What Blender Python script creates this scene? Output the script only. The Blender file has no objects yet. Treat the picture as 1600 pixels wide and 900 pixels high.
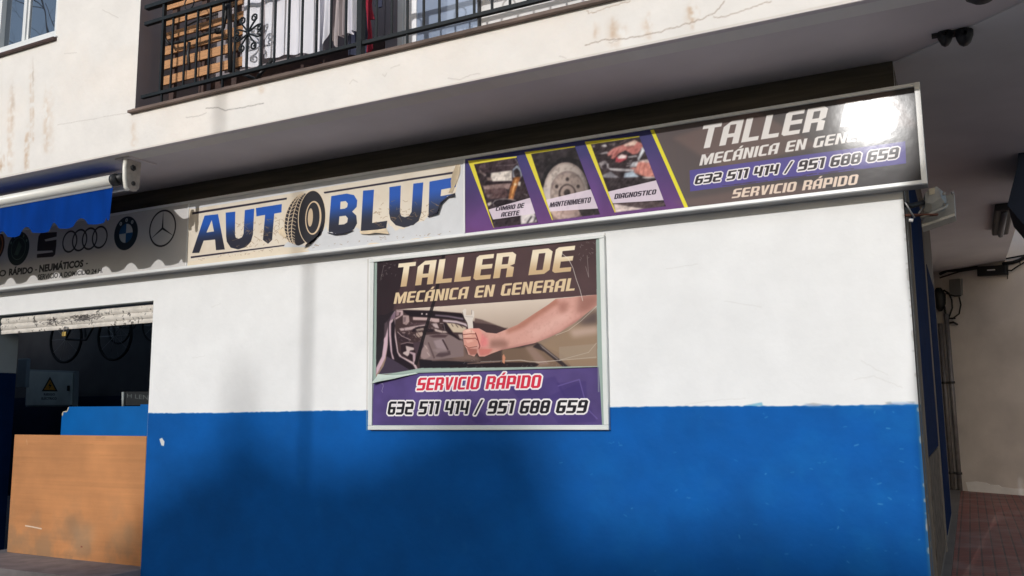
import bpy, math, random
import numpy as np
from mathutils import Vector, Matrix
random.seed(7); rng = np.random.default_rng(7)
SC = bpy.context.scene
COL = SC.collection
R = math.radians

# ------------------------------------------------------------------ camera
YAW, PITCH, ROLL, FPX = 0.4745, 0.141, -0.0098, 1375.0
CAM = np.array([0.0, -6.533, 1.55])
_cy, _sy = math.cos(YAW), math.sin(YAW)
_f = np.array([-_sy*math.cos(PITCH), _cy*math.cos(PITCH), math.sin(PITCH)])
_r0 = np.array([_cy, _sy, 0.0]); _u0 = np.cross(_r0, _f)
_r = _r0*math.cos(ROLL) + _u0*math.sin(ROLL); _u = -_r0*math.sin(ROLL) + _u0*math.cos(ROLL)
cd = bpy.data.cameras.new('camera'); cam = bpy.data.objects.new('camera', cd); COL.objects.link(cam)
cd.sensor_width = 36; cd.lens = FPX/1600*36; cd.clip_start = 0.05; cd.clip_end = 800
cam.matrix_world = Matrix(((_r[0], _u[0], -_f[0], CAM[0]), (_r[1], _u[1], -_f[1], CAM[1]),
                           (_r[2], _u[2], -_f[2], CAM[2]), (0, 0, 0, 1)))
SC.camera = cam
MI = np.array([_r, -_u, _f]).T
def ray(px, py): return MI @ np.array([px-800, py-450, FPX])
def at(px, py, y=0.0):
    d = ray(px, py); return CAM + d*((y-CAM[1])/d[1])
def atz(px, py, z):
    d = ray(px, py); return CAM + d*((z-CAM[2])/d[2])
def atx(px, py, x):
    d = ray(px, py); return CAM + d*((x-CAM[0])/d[0])

# ------------------------------------------------------------------ sky, sun, exposure
SUN = Vector((-0.067, -0.952, 0.300)).normalized()
EL = math.asin(SUN.z); AZ = math.atan2(SUN.x, SUN.y)
w = bpy.data.worlds.new('World'); SC.world = w; w.use_nodes = True
nt = w.node_tree; nt.nodes.clear()
sky = nt.nodes.new('ShaderNodeTexSky'); sky.sky_type = 'NISHITA'; sky.sun_disc = False
sky.sun_elevation = EL; sky.sun_rotation = AZ % (2*math.pi); sky.dust_density = 1.5
bg = nt.nodes.new('ShaderNodeBackground'); bg.inputs[1].default_value = 0.145
wo = nt.nodes.new('ShaderNodeOutputWorld')
nt.links.new(sky.outputs[0], bg.inputs[0]); nt.links.new(bg.outputs[0], wo.inputs[0])
sl = bpy.data.lights.new('sun', 'SUN'); sl.energy = 2.22; sl.angle = R(0.55); sl.color = (1.0, 0.982, 0.958)
so = bpy.data.objects.new('sun', sl); COL.objects.link(so)
so.rotation_euler = SUN.to_track_quat('Z', 'Y').to_euler(); so.location = (0, -20, 20)
SC.view_settings.view_transform = 'Standard'; SC.view_settings.look = 'None'
SC.view_settings.exposure = 0.0; SC.view_settings.gamma = 1.0
SC.cycles.max_bounces = 8

# ------------------------------------------------------------------ helpers
def s2l(c): return tuple(((v/255)/12.92 if v/255 <= .04045 else ((v/255+.055)/1.055)**2.4) for v in c)
def lin(*c): return (*s2l(c), 1.0)
def new_mat(name):
    m = bpy.data.materials.new(name); m.use_nodes = True
    n = m.node_tree.nodes; b = n['Principled BSDF']; return m, n, m.node_tree.links, b
def mat(name, col, rough=.6, var=.12, scale=6., bump=.0, bscale=60., metal=0., coat=0., streak=None, spec=.5, detail=5):
    """procedural paint/metal: base colour broken up by noise, optional bump"""
    m, n, l, b = new_mat(name)
    b.inputs['Roughness'].default_value = rough; b.inputs['Metallic'].default_value = metal
    b.inputs['Coat Weight'].default_value = coat; b.inputs['Specular IOR Level'].default_value = spec
    tc = n.new('ShaderNodeTexCoord'); mp = n.new('ShaderNodeMapping'); l.new(tc.outputs['Object'], mp.inputs[0])
    if streak: mp.inputs['Scale'].default_value = streak
    no = n.new('ShaderNodeTexNoise'); no.inputs['Scale'].default_value = scale; no.inputs['Detail'].default_value = detail
    l.new(mp.outputs[0], no.inputs[0])
    rp = n.new('ShaderNodeValToRGB'); l.new(no.outputs[0], rp.inputs[0])
    c = s2l(col)
    rp.color_ramp.elements[0].position = .3; rp.color_ramp.elements[1].position = .7
    rp.color_ramp.elements[0].color = (*[v*(1-var) for v in c], 1); rp.color_ramp.elements[1].color = (*[min(1, v*(1+var)) for v in c], 1)
    l.new(rp.outputs[0], b.inputs['Base Color'])
    if bump:
        n2 = n.new('ShaderNodeTexNoise'); n2.inputs['Scale'].default_value = bscale; n2.inputs['Detail'].default_value = 4
        l.new(mp.outputs[0], n2.inputs[0])
        bm = n.new('ShaderNodeBump'); bm.inputs['Strength'].default_value = bump; bm.inputs['Distance'].default_value = .01
        l.new(n2.outputs[0], bm.inputs['Height']); l.new(bm.outputs[0], b.inputs['Normal'])
    return m

def obj(name, verts, faces, m=None, parent=None, smooth=False, uv=None):
    me = bpy.data.meshes.new(name); me.from_pydata([tuple(map(float, v)) for v in verts], [], faces)
    if smooth: me.polygons.foreach_set('use_smooth', [True]*len(me.polygons))
    if uv is not None:
        ul = me.uv_layers.new(name='UVMap')
        for lp in me.loops: ul.data[lp.index].uv = uv(me.vertices[lp.vertex_index].co)
    me.validate(); me.update()
    if m: me.materials.append(m)
    o = bpy.data.objects.new(name, me); COL.objects.link(o)
    if parent: o.parent = parent
    return o
def tag(o, label=None, cat=None, group=None, kind=None):
    for k, v in (('label', label), ('category', cat), ('group', group), ('kind', kind)):
        if v: o[k] = v
    return o
def thing(name, label, cat, group=None, loc=None):
    o = bpy.data.objects.new(name, None); COL.objects.link(o); o.empty_display_size = .1
    return tag(o, label, cat, group)
def boxvf(x0, x1, y0, y1, z0, z1, b=0.0):
    if b <= 0:
        v = [(x, y, z) for x in (x0, x1) for y in (y0, y1) for z in (z0, z1)]
        return v, [(0, 1, 3, 2), (4, 6, 7, 5), (0, 4, 5, 1), (2, 3, 7, 6), (0, 2, 6, 4), (1, 5, 7, 3)]
    import bmesh
    bm = bmesh.new(); r = bmesh.ops.create_cube(bm, size=1)
    for q in bm.verts:
        q.co = Vector(((x0+x1)/2+q.co.x*(x1-x0), (y0+y1)/2+q.co.y*(y1-y0), (z0+z1)/2+q.co.z*(z1-z0)))
    bmesh.ops.bevel(bm, geom=bm.edges[:], offset=b, segments=2, affect='EDGES', profile=.5)
    v = [tuple(q.co) for q in bm.verts]; bm.verts.index_update()
    f = [tuple(q.index for q in fc.verts) for fc in bm.faces]; bm.free(); return v, f
def box(name, x0, x1, y0, y1, z0, z1, m, parent=None, b=0.0):
    v, f = boxvf(min(x0, x1), max(x0, x1), min(y0, y1), max(y0, y1), min(z0, z1), max(z0, z1), b); return obj(name, v, f, m, parent)
class MB:
    def __init__(s): s.v = []; s.f = []
    def add(s, vf):
        n = len(s.v); s.v += list(vf[0]); s.f += [tuple(i+n for i in q) for q in vf[1]]; return s
    def box(s, *a, **k): return s.add(boxvf(*a, **k))
    def tube(s, *a, **k): return s.add(tubevf(*a, **k))
    def build(s, name, m, parent=None, smooth=False): return obj(name, s.v, s.f, m, parent, smooth)
def tubevf(pts, r, n=8, cap=True, flat=1.0):
    pts = [Vector(p) for p in pts]; V = []; F = []; up = Vector((0.123, 0.31, .94))
    rr = r if hasattr(r, '__len__') else [r]*len(pts)
    for i, p in enumerate(pts):
        t = (pts[min(i+1, len(pts)-1)] - pts[max(i-1, 0)]).normalized()
        a = t.cross(up)
        if a.length < .2: a = t.cross(Vector((1, .1, .05)))
        a.normalize(); b = t.cross(a); up = a.cross(t)
        for k in range(n):
            q = 2*math.pi*k/n; V.append(p + a*math.cos(q)*rr[i] + b*math.sin(q)*rr[i]*flat)
    for i in range(len(pts)-1):
        for k in range(n):
            F.append((i*n+k, i*n+(k+1) % n, (i+1)*n+(k+1) % n, (i+1)*n+k))
    if cap: F += [tuple(range(n-1, -1, -1)), tuple((len(pts)-1)*n+k for k in range(n))]
    return V, F
def tube(name, pts, r, m, parent=None, n=8, **k):
    v, f = tubevf(pts, r, n, **k); return obj(name, v, f, m, parent, smooth=n > 5)
def prism(name, poly, d, m, parent=None, uv=None):
    """polygon of 3D points pushed along vector d"""
    poly = [Vector(p) for p in poly]; d = Vector(d); n = len(poly)
    v = poly + [p+d for p in poly]
    f = [tuple(range(n)), tuple(range(2*n-1, n-1, -1))] + [(i, i+n, (i+1) % n+n, (i+1) % n) for i in range(n)]
    return obj(name, v, f, m, parent, uv=uv)

# ------------------------------------------------------------------ print canvas (flat colour of prints and paint, drawn in metres)
def vnoise(h, w_, cell, seed=0):
    g = np.random.default_rng(seed); gh, gw = int(h/cell)+3, int(w_/cell)+3
    a = g.random((gh, gw)); y = np.arange(h)/cell; x = np.arange(w_)/cell
    yi = y.astype(int); xi = x.astype(int); fy = y-yi; fx = x-xi
    fy = (fy*fy*(3-2*fy))[:, None]; fx = (fx*fx*(3-2*fx))[None, :]
    A = a[yi][:, xi]; B = a[yi][:, xi+1]; C_ = a[yi+1][:, xi]; D = a[yi+1][:, xi+1]
    return A*(1-fy)*(1-fx)+B*(1-fy)*fx+C_*fy*(1-fx)+D*fy*fx
def fbm(h, w_, cell, seed=0, o=4):
    r = np.zeros((h, w_)); t = 0; amp = 1
    for i in range(o):
        if cell < 1.5: break
        r += amp*vnoise(h, w_, cell, seed+i); t += amp; amp *= .55; cell /= 2
    return r/t
def blur(a, k):
    k = int(k)
    if k < 1: return a
    for ax in (0, 1):
        for _ in range(2):
            p = np.pad(a, [(k, k) if i == ax else (0, 0) for i in range(2)], mode='edge')
            c = np.cumsum(p, axis=ax); z = np.zeros_like(np.take(c, [0], axis=ax)); c = np.concatenate([z, c], ax)
            n = a.shape[ax]; a = (np.take(c, range(2*k+1, 2*k+1+n), axis=ax) - np.take(c, range(0, n), axis=ax))/(2*k+1)
    return a
def dilate(a, k):
    k = int(round(k)); r = a.copy()
    for dy in range(-k, k+1):
        for dx in range(-k, k+1):
            if dx*dx+dy*dy <= k*k+1: r = np.maximum(r, np.roll(np.roll(a, dy, 0), dx, 1))
    return r
class Canvas:
    def __init__(s, x0, x1, z0, z1, ppm, bg, yplane=0.0):
        s.x0, s.x1, s.z0, s.z1, s.p, s.y = x0, x1, z0, z1, ppm, yplane
        s.w = int(round((x1-x0)*ppm)); s.h = int(round((z1-z0)*ppm))
        s.a = np.ones((s.h, s.w, 3))*np.array(bg, float)
        s.X = (x0+(np.arange(s.w)+.5)/ppm)[None, :]; s.Z = (z0+(np.arange(s.h)+.5)/ppm)[:, None]
    def P(s, pts): return [tuple(at(px, py, s.y)[[0, 2]]) for px, py in pts]
    def mask(s, polys, minus=()):
        """even-odd of every contour unioned; polys: list of contours in metres"""
        out = np.zeros((s.h, s.w))
        for sign, group in ((1, polys), (-1, minus)):
            for c in group:
                c = np.array(c, float); q = np.stack([(c[:, 0]-s.x0)*s.p, (c[:, 1]-s.z0)*s.p], 1)
                a0 = np.floor(q.min(0)).astype(int)-1; a1 = np.ceil(q.max(0)).astype(int)+1
                a0 = np.maximum(a0, 0); a1 = np.minimum(a1, [s.w, s.h])
                if (a1 <= a0).any(): continue
                S = 2 if (a1-a0).prod() > 2e5 else 4
                xs = a0[0]+(np.arange((a1[0]-a0[0])*S)+.5)/S; ys = a0[1]+(np.arange((a1[1]-a0[1])*S)+.5)/S
                ins = np.zeros((len(ys), len(xs)), bool)
                for i in range(len(q)):
                    xa, ya = q[i]; xb, yb = q[(i+1) % len(q)]
                    if ya == yb: continue
                    r0 = np.searchsorted(ys, min(ya, yb)); r1 = np.searchsorted(ys, max(ya, yb))
                    if r1 <= r0: continue
                    xi = xa+(ys[r0:r1]-ya)*(xb-xa)/(yb-ya)
                    ins[r0:r1] ^= xs[None, :] < xi[:, None]
                m = ins.reshape(a1[1]-a0[1], S, a1[0]-a0[0], S).mean((1, 3))
                v = out[a0[1]:a1[1], a0[0]:a1[0]]
                out[a0[1]:a1[1], a0[0]:a1[0]] = np.maximum(v, m) if sign > 0 else np.minimum(v, 1-m)
        return out
    def put(s, m, col, alpha=1.0, soft=0, clip=None):
        if soft: m = blur(m, soft*s.p)
        if clip is not None: m = m*clip
        c = col(s.X, s.Z) if callable(col) else np.array(col, float)
        m = (m*alpha)[..., None]; s.a = s.a*(1-m)+c*m
    def poly(s, pts, col, alpha=1.0, soft=0, clip=None, px=True):
        s.put(s.mask([s.P(pts) if px else pts]), col, alpha, soft, clip)
    def line(s, pts, wd, col, alpha=1.0, px=True, soft=0, clip=None, taper=False):
        p = np.array(s.P(pts) if px else pts); ps = []
        for i in range(len(p)-1):
            a, b = p[i], p[i+1]; d = b-a; L = np.hypot(*d)+1e-9; n = np.array([-d[1], d[0]])/L
            wa = wd*(1-(i/(len(p)-1))*.8 if taper else 1)/2; e = d/L*wa*.6
            ps.append([a-e+n*wa, b+e+n*wa, b+e-n*wa, a-e-n*wa])
        s.put(s.mask(ps), col, alpha, soft, clip)
    def ell(s, cx, cz, rx, rz, n=40, a0=0, a1=360):
        return [(cx+rx*math.cos(R(a0+(a1-a0)*i/n)), cz+rz*math.sin(R(a0+(a1-a0)*i/n))) for i in range(n if a1-a0 == 360 else n+1)]
    def ring(s, cx, cz, rx, rz, t, col, alpha=1., clip=None):
        s.put(s.mask([s.ell(cx, cz, rx+t/2, rz+t/2)], [s.ell(cx, cz, rx-t/2, rz-t/2)]), col, alpha, 0, clip)
    def image(s, name):
        im = bpy.data.images.new(name, s.w, s.h); b = np.ones((s.h, s.w, 4), np.float32)
        b[..., :3] = np.clip(s.a/255, 0, 1); im.pixels.foreach_set(b.ravel()); im.update(); im.pack(); return im
    def uv(s): return lambda co: ((co.x-s.x0)/(s.x1-s.x0), (co.z-s.z0)/(s.z1-s.z0))
    def material(s, name, rough=.6, coat=0., crough=.1, bump=0., bscale=40., spec=.5, bd=.01, macro=0.):
        m, n, l, b = new_mat(name)
        t = n.new('ShaderNodeTexImage'); t.image = s.image(name); t.extension = 'EXTEND'; t.interpolation = 'Cubic'
        tc = n.new('ShaderNodeTexCoord')
        no = n.new('ShaderNodeTexNoise'); no.inputs['Scale'].default_value = 3.; no.inputs['Detail'].default_value = 8; l.new(tc.outputs['Object'], no.inputs[0])
        mr = n.new('ShaderNodeMapRange'); mr.inputs[3].default_value = .94; mr.inputs[4].default_value = 1.05; l.new(no.outputs[0], mr.inputs[0])
        mx = n.new('ShaderNodeVectorMath'); mx.operation = 'SCALE'; l.new(t.outputs[0], mx.inputs[0]); l.new(mr.outputs[0], mx.inputs['Scale'])
        l.new(mx.outputs[0], b.inputs['Base Color'])
        b.inputs['Roughness'].default_value = rough; b.inputs['Coat Weight'].default_value = coat; b.inputs['Coat Roughness'].default_value = crough
        b.inputs['Specular IOR Level'].default_value = spec
        if bump:
            n2 = n.new('ShaderNodeTexNoise'); n2.inputs['Scale'].default_value = bscale; n2.inputs['Detail'].default_value = 5; l.new(tc.outputs['Object'], n2.inputs[0])
            bm = n.new('ShaderNodeBump'); bm.inputs['Strength'].default_value = bump; bm.inputs['Distance'].default_value = bd
            l.new(n2.outputs[0], bm.inputs['Height'])
            last = bm
            if macro:
                n3 = n.new('ShaderNodeTexNoise'); n3.inputs['Scale'].default_value = 2.2; n3.inputs['Detail'].default_value = 2; l.new(tc.outputs['Object'], n3.inputs[0])
                b2 = n.new('ShaderNodeBump'); b2.inputs['Strength'].default_value = macro; b2.inputs['Distance'].default_value = .05
                l.new(n3.outputs[0], b2.inputs['Height']); l.new(bm.outputs[0], b2.inputs['Normal']); last = b2
            l.new(last.outputs[0], b.inputs['Normal'])
            if coat: l.new(last.outputs[0], b.inputs['Coat Normal'])
        return m

# ---- condensed block alphabet used on the signs: (plus, minus) contours on a 0..w x 0..1 box
def ch(x0, y0, x1, y1, tl=0, tr=0, br=0, bl=0):
    p = []
    p += [(x0, y1-tl), (x0+tl, y1)] if tl else [(x0, y1)]
    p += [(x1-tr, y1), (x1, y1-tr)] if tr else [(x1, y1)]
    p += [(x1, y0+br), (x1-br, y0)] if br else [(x1, y0)]
    p += [(x0+bl, y0), (x0, y0+bl)] if bl else [(x0, y0)]
    return p
W, S, B = .60, .205, .17
def glyph(c):
    w = W; acc = []
    if c in 'ÁÉ':
        acc = [[(.25, 1.06), (.42, 1.06), (.52, 1.26), (.36, 1.26)]]; c = {'Á': 'A', 'É': 'E'}[c]
    o = lambda **k: ch(0, 0, w, 1, **k)
    if c == 'T': g = ([ch(0, 1-B, w, 1), ch(.19, 0, .19+S, 1-B+.01)], [])
    elif c == 'A': g = ([o(tl=.22)], [ch(S, 0-.01, w-S, .30), ch(S, .30+.16, w-S, 1-B)])
    elif c == 'L': w = .52; g = ([ch(0, 0, S, 1), ch(0, 0, w, B)], [])
    elif c == 'E': w = .54; g = ([ch(0, 0, w, 1, tl=.08, bl=.08)], [ch(S, B, w+.01, .42), ch(S, .60, w+.01, 1-B)])
    elif c == 'R': g = ([o(tr=.12)], [ch(S, -.01, w-S, .36), ch(S, .53, w-S, 1-B), [(w-.13, .445), (w+.1, .56), (w+.1, .33)]])
    elif c == 'D': g = ([o(tr=.14, br=.14)], [ch(S, B, w-S, 1-B)])
    elif c == 'O': g = ([o(tl=.12, tr=.12, br=.12, bl=.12)], [ch(S, B, w-S, 1-B)])
    elif c == 'M': w = .84; g = ([ch(0, 0, w, 1), ], [[(.2, -.01), (.2, .72), (.34, -.01)], [(w-.2, -.01), (w-.2, .72), (w-.34, -.01)], [(.22, 1.01), (w/2, .55), (w-.22, 1.01)]])
    elif c == 'N': g = ([ch(0, 0, w, 1)], [[(.2, -.01), (.2, .66), (.40, -.01)], [(.2, 1.01), (.40, .40), (.40, 1.01)]])
    elif c == 'C': w = .54; g = ([ch(0, 0, w, 1, tl=.12, bl=.12)], [ch(S, B, w+.01, 1-B)])
    elif c == 'I': w = S; g = ([ch(0, 0, w, 1)], [])
    elif c == 'G': g = ([o(tl=.12, bl=.12)], [ch(S, B, w-S, 1-B), ch(w-S-.01, .55, w+.01, 1-B)])
    elif c == 'S': g = ([o(tl=.12, br=.12)], [ch(S, .60, w+.01, 1-B), ch(-.01, B, w-S, .42)])
    elif c == 'V': g = ([[(0, 1), (S, 1), (.30, .32), (w-S+.0, 1), (w, 1), (.40, 0), (.18, 0)]], [])
    elif c == 'P': g = ([o(tr=.12)], [ch(S, -.01, w+.01, .32), ch(S, .50, w-S, 1-B)])
    elif c == 'B': g = ([o(tr=.12, br=.12)], [ch(S, B, w-S, .41), ch(S, .59, w-S, 1-B)])
    elif c == '6': g = ([o(tl=.12, bl=.12, br=.12)], [ch(S, B, w-S, .41), ch(S, .59, w+.01, 1-B)])
    elif c == '9': g = ([o(tl=.12, tr=.12, br=.12)], [ch(S, .59, w-S, 1-B), ch(-.01, B, w-S, .41)])
    elif c == '8': g = ([o(tl=.12, tr=.12, br=.12, bl=.12)], [ch(S, B, w-S, .41), ch(S, .59, w-S, 1-B)])
    elif c == '3': g = ([o(tr=.12, br=.12)], [ch(-.01, B, w-S, .41), ch(-.01, .59, w-S, 1-B)])
    elif c == '2': g = ([o(tr=.12, bl=.12)], [ch(-.01, .59, w-S, 1-B), ch(S, B, w+.01, .41)])
    elif c == '5': g = ([o(br=.12)], [ch(S, .60, w+.01, 1-B), ch(-.01, B, w-S, .42)])
    elif c == '4': g = ([ch(0, .30, S, 1), ch(0, .30, w, .30+B), ch(w-S, 0, w, 1)], [])
    elif c == '1': w = .36; g = ([ch(w-S, 0, w, 1), ch(0, 1-B, w, 1)], [])
    elif c == '/': w = .5; g = ([[(0, -.08), (.15, -.08), (.5, 1.08), (.35, 1.08)]], [])
    else: w = .30; g = ([], [])
    return w, g[0]+acc, g[1]
def block_text(cv, txt, quad, px=True):
    """mask of a line of the block alphabet fitted in a quad TL,TR,BR,BL"""
    q = [np.array(p) for p in (cv.P(quad) if px else quad)]
    ws = [glyph(c) for c in txt]; gap = .085; tot = sum(g[0] for g in ws)+gap*(len(ws)-1); x = 0; m = np.zeros((cv.h, cv.w))
    def T(p, ox):
        u = (p[0]+ox)/tot; v = p[1]; return tuple((q[3]*(1-u)+q[2]*u)*(1-v)+(q[0]*(1-u)+q[1]*u)*v)
    for wd, pl, mi in ws:
        if pl: m = np.maximum(m, cv.mask([[T(p, x) for p in c] for c in pl], [[T(p, x) for p in c] for c in mi]))
        x += wd+gap
    return m
def font_text(cv, txt, quad, bold=0.0, px=True):
    """mask of a line in the built-in sans, fitted in a quad"""
    cu = bpy.data.curves.new('t', 'FONT'); cu.body = txt; cu.offset = bold; cu.resolution_u = 3
    o = bpy.data.objects.new('t', cu); COL.objects.link(o); bpy.context.view_layer.update()
    me = o.evaluated_get(bpy.context.evaluated_depsgraph_get()).to_mesh(); me.calc_loop_triangles()
    V = np.array([v.co[:2] for v in me.vertices]); T = [tuple(t.vertices) for t in me.loop_triangles]
    bpy.data.objects.remove(o); bpy.data.curves.remove(cu)
    x0, x1 = V[:, 0].min(), V[:, 0].max(); y1 = .73
    q = [np.array(p) for p in (cv.P(quad) if px else quad)]
    def f(p):
        u = (p[0]-x0)/(x1-x0); v = p[1]/y1; return (q[3]*(1-u)+q[2]*u)*(1-v)+(q[0]*(1-u)+q[1]*u)*v
    VV = [f(p) for p in V]; m = np.zeros((cv.h, cv.w))
    for t in T:
        c = [VV[i] for i in t]
        c2 = np.array(c); 
        mm = cv.mask([c2]); m += mm
    return np.clip(m, 0, 1)
def shapes(cv, cr, lst, clip):
    for it in lst:
        p_, c_ = it[0], it[1]; al = it[2] if len(it) > 2 else 1; sf = it[3] if len(it) > 3 else .0025
        cv.poly(cr(*p_), c_, al, soft=sf, clip=clip)
def strokes(cv, cr, lst, clip):
    for p_, w_, c_, al in lst: cv.line(cr(*p_), w_, c_, al, clip=clip)
def crop(ox, oy, sc): return lambda *pts: [(ox+x/sc, oy+y/sc) for x, y in pts]

# ------------------------------------------------------------------ materials
M = {}
M['alu_white'] = mat('white_painted_aluminium', (226, 228, 228), .35, .04, 3, .05, 30)
M['alu_grey'] = mat('brushed_grey_aluminium', (150, 150, 152), .4, .06, 4, metal=.4)
M['board_frame'] = mat('white_plastic_frame', (214, 218, 216), .4, .05, 5)
M['soffit'] = mat('soffit_paint', (216, 207, 207), .8, .09, 1.3, .25, 14, detail=8)
M['ceiling'] = mat('passage_ceiling_paint', (226, 224, 224), .85, .06, 1.5, .2, 12)
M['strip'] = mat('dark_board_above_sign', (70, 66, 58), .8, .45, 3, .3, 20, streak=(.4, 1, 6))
M['grey_wall'] = mat('grey_terrace_paint', (150, 142, 146), .85, .06, 2, .2, 18)
M['terrace_white'] = mat('terrace_white_paint', (222, 220, 218), .8, .05, 2, .2, 20)
M['brown'] = mat('dark_brown_tile', (70, 48, 42), .6, .25, 8, .2, 40)
M['sill'] = mat('weathered_sill', (108, 92, 84), .75, .35, 9, .5, 45, streak=(.3, 1, 1))
M['black_iron'] = mat('black_iron_paint', (26, 32, 36), .5, .25, 20, .15, 90, spec=.25)
M['pine'] = mat('orange_pine', (188, 138, 94), .6, .2, 10, .15, 60, streak=(.6, 3, 9))
M['cloth_white'] = mat('white_sheet_cloth', (225, 224, 232), .9, .03, 6, .1, 120)
M['cloth_grey'] = mat('grey_cloth', (170, 160, 162), .9, .1, 6)
M['cloth_dark'] = mat('dark_brown_cloth', (66, 52, 54), .9, .2, 6)
M['cloth_navy'] = mat('dark_slate_cloth', (52, 56, 78), .9, .2, 6)
M['cloth_red'] = mat('crimson_cloth', (150, 22, 48), .85, .12, 6)
M['awning'] = mat('blue_awning_fabric', (0, 50, 126), .85, .2, 3, .2, 160, streak=(2, 1, .6), spec=.08)
M['awning_bar'] = mat('white_awning_bar', (232, 230, 222), .35, .03, 3)
M['bracket'] = mat('grimy_white_bracket', (176, 168, 160), .5, .22, 14, .1, 60)
M['dark_metal'] = mat('dark_sooty_metal', (40, 40, 42), .5, .3, 20)
M['granite'] = mat('grey_brown_stone', (104, 94, 84), .95, .4, 30, .2, 60, streak=(1, .4, .4), spec=.03)
M['navy_paint'] = mat('navy_door_paint', (8, 32, 66), .9, .15, 4, spec=.03)
M['blue_paint'] = mat('blue_gloss_paint', (0, 92, 166), .5, .08, 3, spec=.2)
M['side_grey'] = mat('grey_plaster', (118, 112, 106), .95, .1, 3, .2, 25, spec=.03)
M['shade_wall'] = mat('stained_plaster', (220, 214, 212), .9, .14, 1.4, .35, 12, detail=8)
M['base_white'] = mat('pale_render_patch', (244, 244, 246), .85, .06, 4)
M['cable'] = mat('black_cable', (20, 20, 22), .6, .2, 10)
M['conduit'] = mat('grey_steel_conduit', (112, 108, 110), .5, .2, 10, metal=.3)
M['junction'] = mat('grey_plastic_box', (112, 112, 114), .6, .08, 6)
M['cream_label'] = mat('aged_paper_label', (190, 180, 160), .7, .1, 30)
M['brass'] = mat('worn_brass', (190, 160, 90), .35, .15, 30, metal=.7)
M['rubber'] = mat('black_rubber', (22, 22, 24), .8, .2, 20)
M['dull_white'] = mat('dull_white_interior', (150, 158, 160), .8, .1, 2)
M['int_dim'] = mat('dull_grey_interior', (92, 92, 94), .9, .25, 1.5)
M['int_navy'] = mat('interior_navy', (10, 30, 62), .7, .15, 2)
M['lamp_black'] = mat('black_lamp_housing', (26, 28, 32), .55, .2, 20)
M['flood_grey'] = mat('grey_cast_aluminium', (150, 150, 148), .5, .1, 25, .15, 120, metal=.2)
M['rust'] = mat('rusty_bracket', (98, 62, 52), .8, .3, 30)
M['pavement'] = mat('pale_concrete_paving', (168, 160, 150), .9, .12, 2, .3, 30)
M['asphalt'] = mat('asphalt', (66, 66, 68), .95, .2, 8, .4, 120)
M['threshold'] = mat('worn_concrete_threshold', (142, 134, 134), .85, .2, 5, .4, 40, detail=8)
M['far_wall'] = mat('ochre_render', (196, 176, 150), .9, .08, .5)
M['roof_tile'] = mat('terracotta_roof', (150, 84, 60), .9, .25, 4, .3, 8)
M['bark'] = mat('grey_bark', (92, 80, 70), .95, .3, 12, .5, 30)
M['shutter_brown'] = mat('far_shutter', (92, 70, 54), .7, .1, 4)
def glass_mat(name, tint, refl):
    m, n, l, b = new_mat(name)
    b.inputs['Base Color'].default_value = (*s2l(tint), 1); b.inputs['Roughness'].default_value = .25
    g = n.new('ShaderNodeBsdfGlossy'); g.inputs['Roughness'].default_value = .015; g.inputs['Color'].default_value = (.9, .95, 1, 1)
    no = n.new('ShaderNodeTexNoise'); no.inputs['Scale'].default_value = 1.6; tc = n.new('ShaderNodeTexCoord'); l.new(tc.outputs['Object'], no.inputs[0])
    bp = n.new('ShaderNodeBump'); bp.inputs['Strength'].default_value = .05; bp.inputs['Distance'].default_value = .05; l.new(no.outputs[0], bp.inputs['Height']); l.new(bp.outputs[0], g.inputs['Normal'])
    x = n.new('ShaderNodeMixShader'); x.inputs[0].default_value = refl
    l.new(b.outputs[0], x.inputs[1]); l.new(g.outputs[0], x.inputs[2]); l.new(x.outputs[0], n['Material Output'].inputs[0]); return m
M['glass'] = glass_mat('window_glass', (22, 28, 40), .32)
M['glass_sky_tint'] = glass_mat('sky_tinted_door_glass', (150, 164, 188), .15)  # reflected sky put into the pane's base colour
def tile_mat():
    m, n, l, b = new_mat('red_pavement_tile')
    tc = n.new('ShaderNodeTexCoord'); br = n.new('ShaderNodeTexBrick'); br.offset = 0; br.inputs['Scale'].default_value = 1
    br.inputs['Brick Width'].default_value = .10; br.inputs['Row Height'].default_value = .10; br.inputs['Mortar Size'].default_value = .008
    br.inputs['Color1'].default_value = lin(150, 86, 76); br.inputs['Color2'].default_value = lin(132, 78, 70); br.inputs['Mortar'].default_value = lin(84, 66, 62)
    l.new(tc.outputs['Object'], br.inputs[0])
    no = n.new('ShaderNodeTexNoise'); no.inputs['Scale'].default_value = 2.5; no.inputs['Detail'].default_value = 7; l.new(tc.outputs['Object'], no.inputs[0])
    mx = n.new('ShaderNodeMix'); mx.data_type = 'RGBA'; mx.inputs[7].default_value = lin(158, 134, 126)
    mr = n.new('ShaderNodeMapRange'); mr.inputs[1].default_value = .45; mr.inputs[2].default_value = .75; mr.inputs[4].default_value = .7; l.new(no.outputs[0], mr.inputs[0])
    l.new(mr.outputs[0], mx.inputs[0]); l.new(br.outputs[0], mx.inputs[6]); l.new(mx.outputs[2], b.inputs['Base Color'])
    bp = n.new('ShaderNodeBump'); bp.inputs['Strength'].default_value = .5; bp.inputs['Distance'].default_value = .004; bp.invert = True
    l.new(br.outputs['Fac'], bp.inputs['Height']); l.new(bp.outputs[0], b.inputs['Normal']); b.inputs['Roughness'].default_value = .55; return m
M['red_tile'] = tile_mat()

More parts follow.
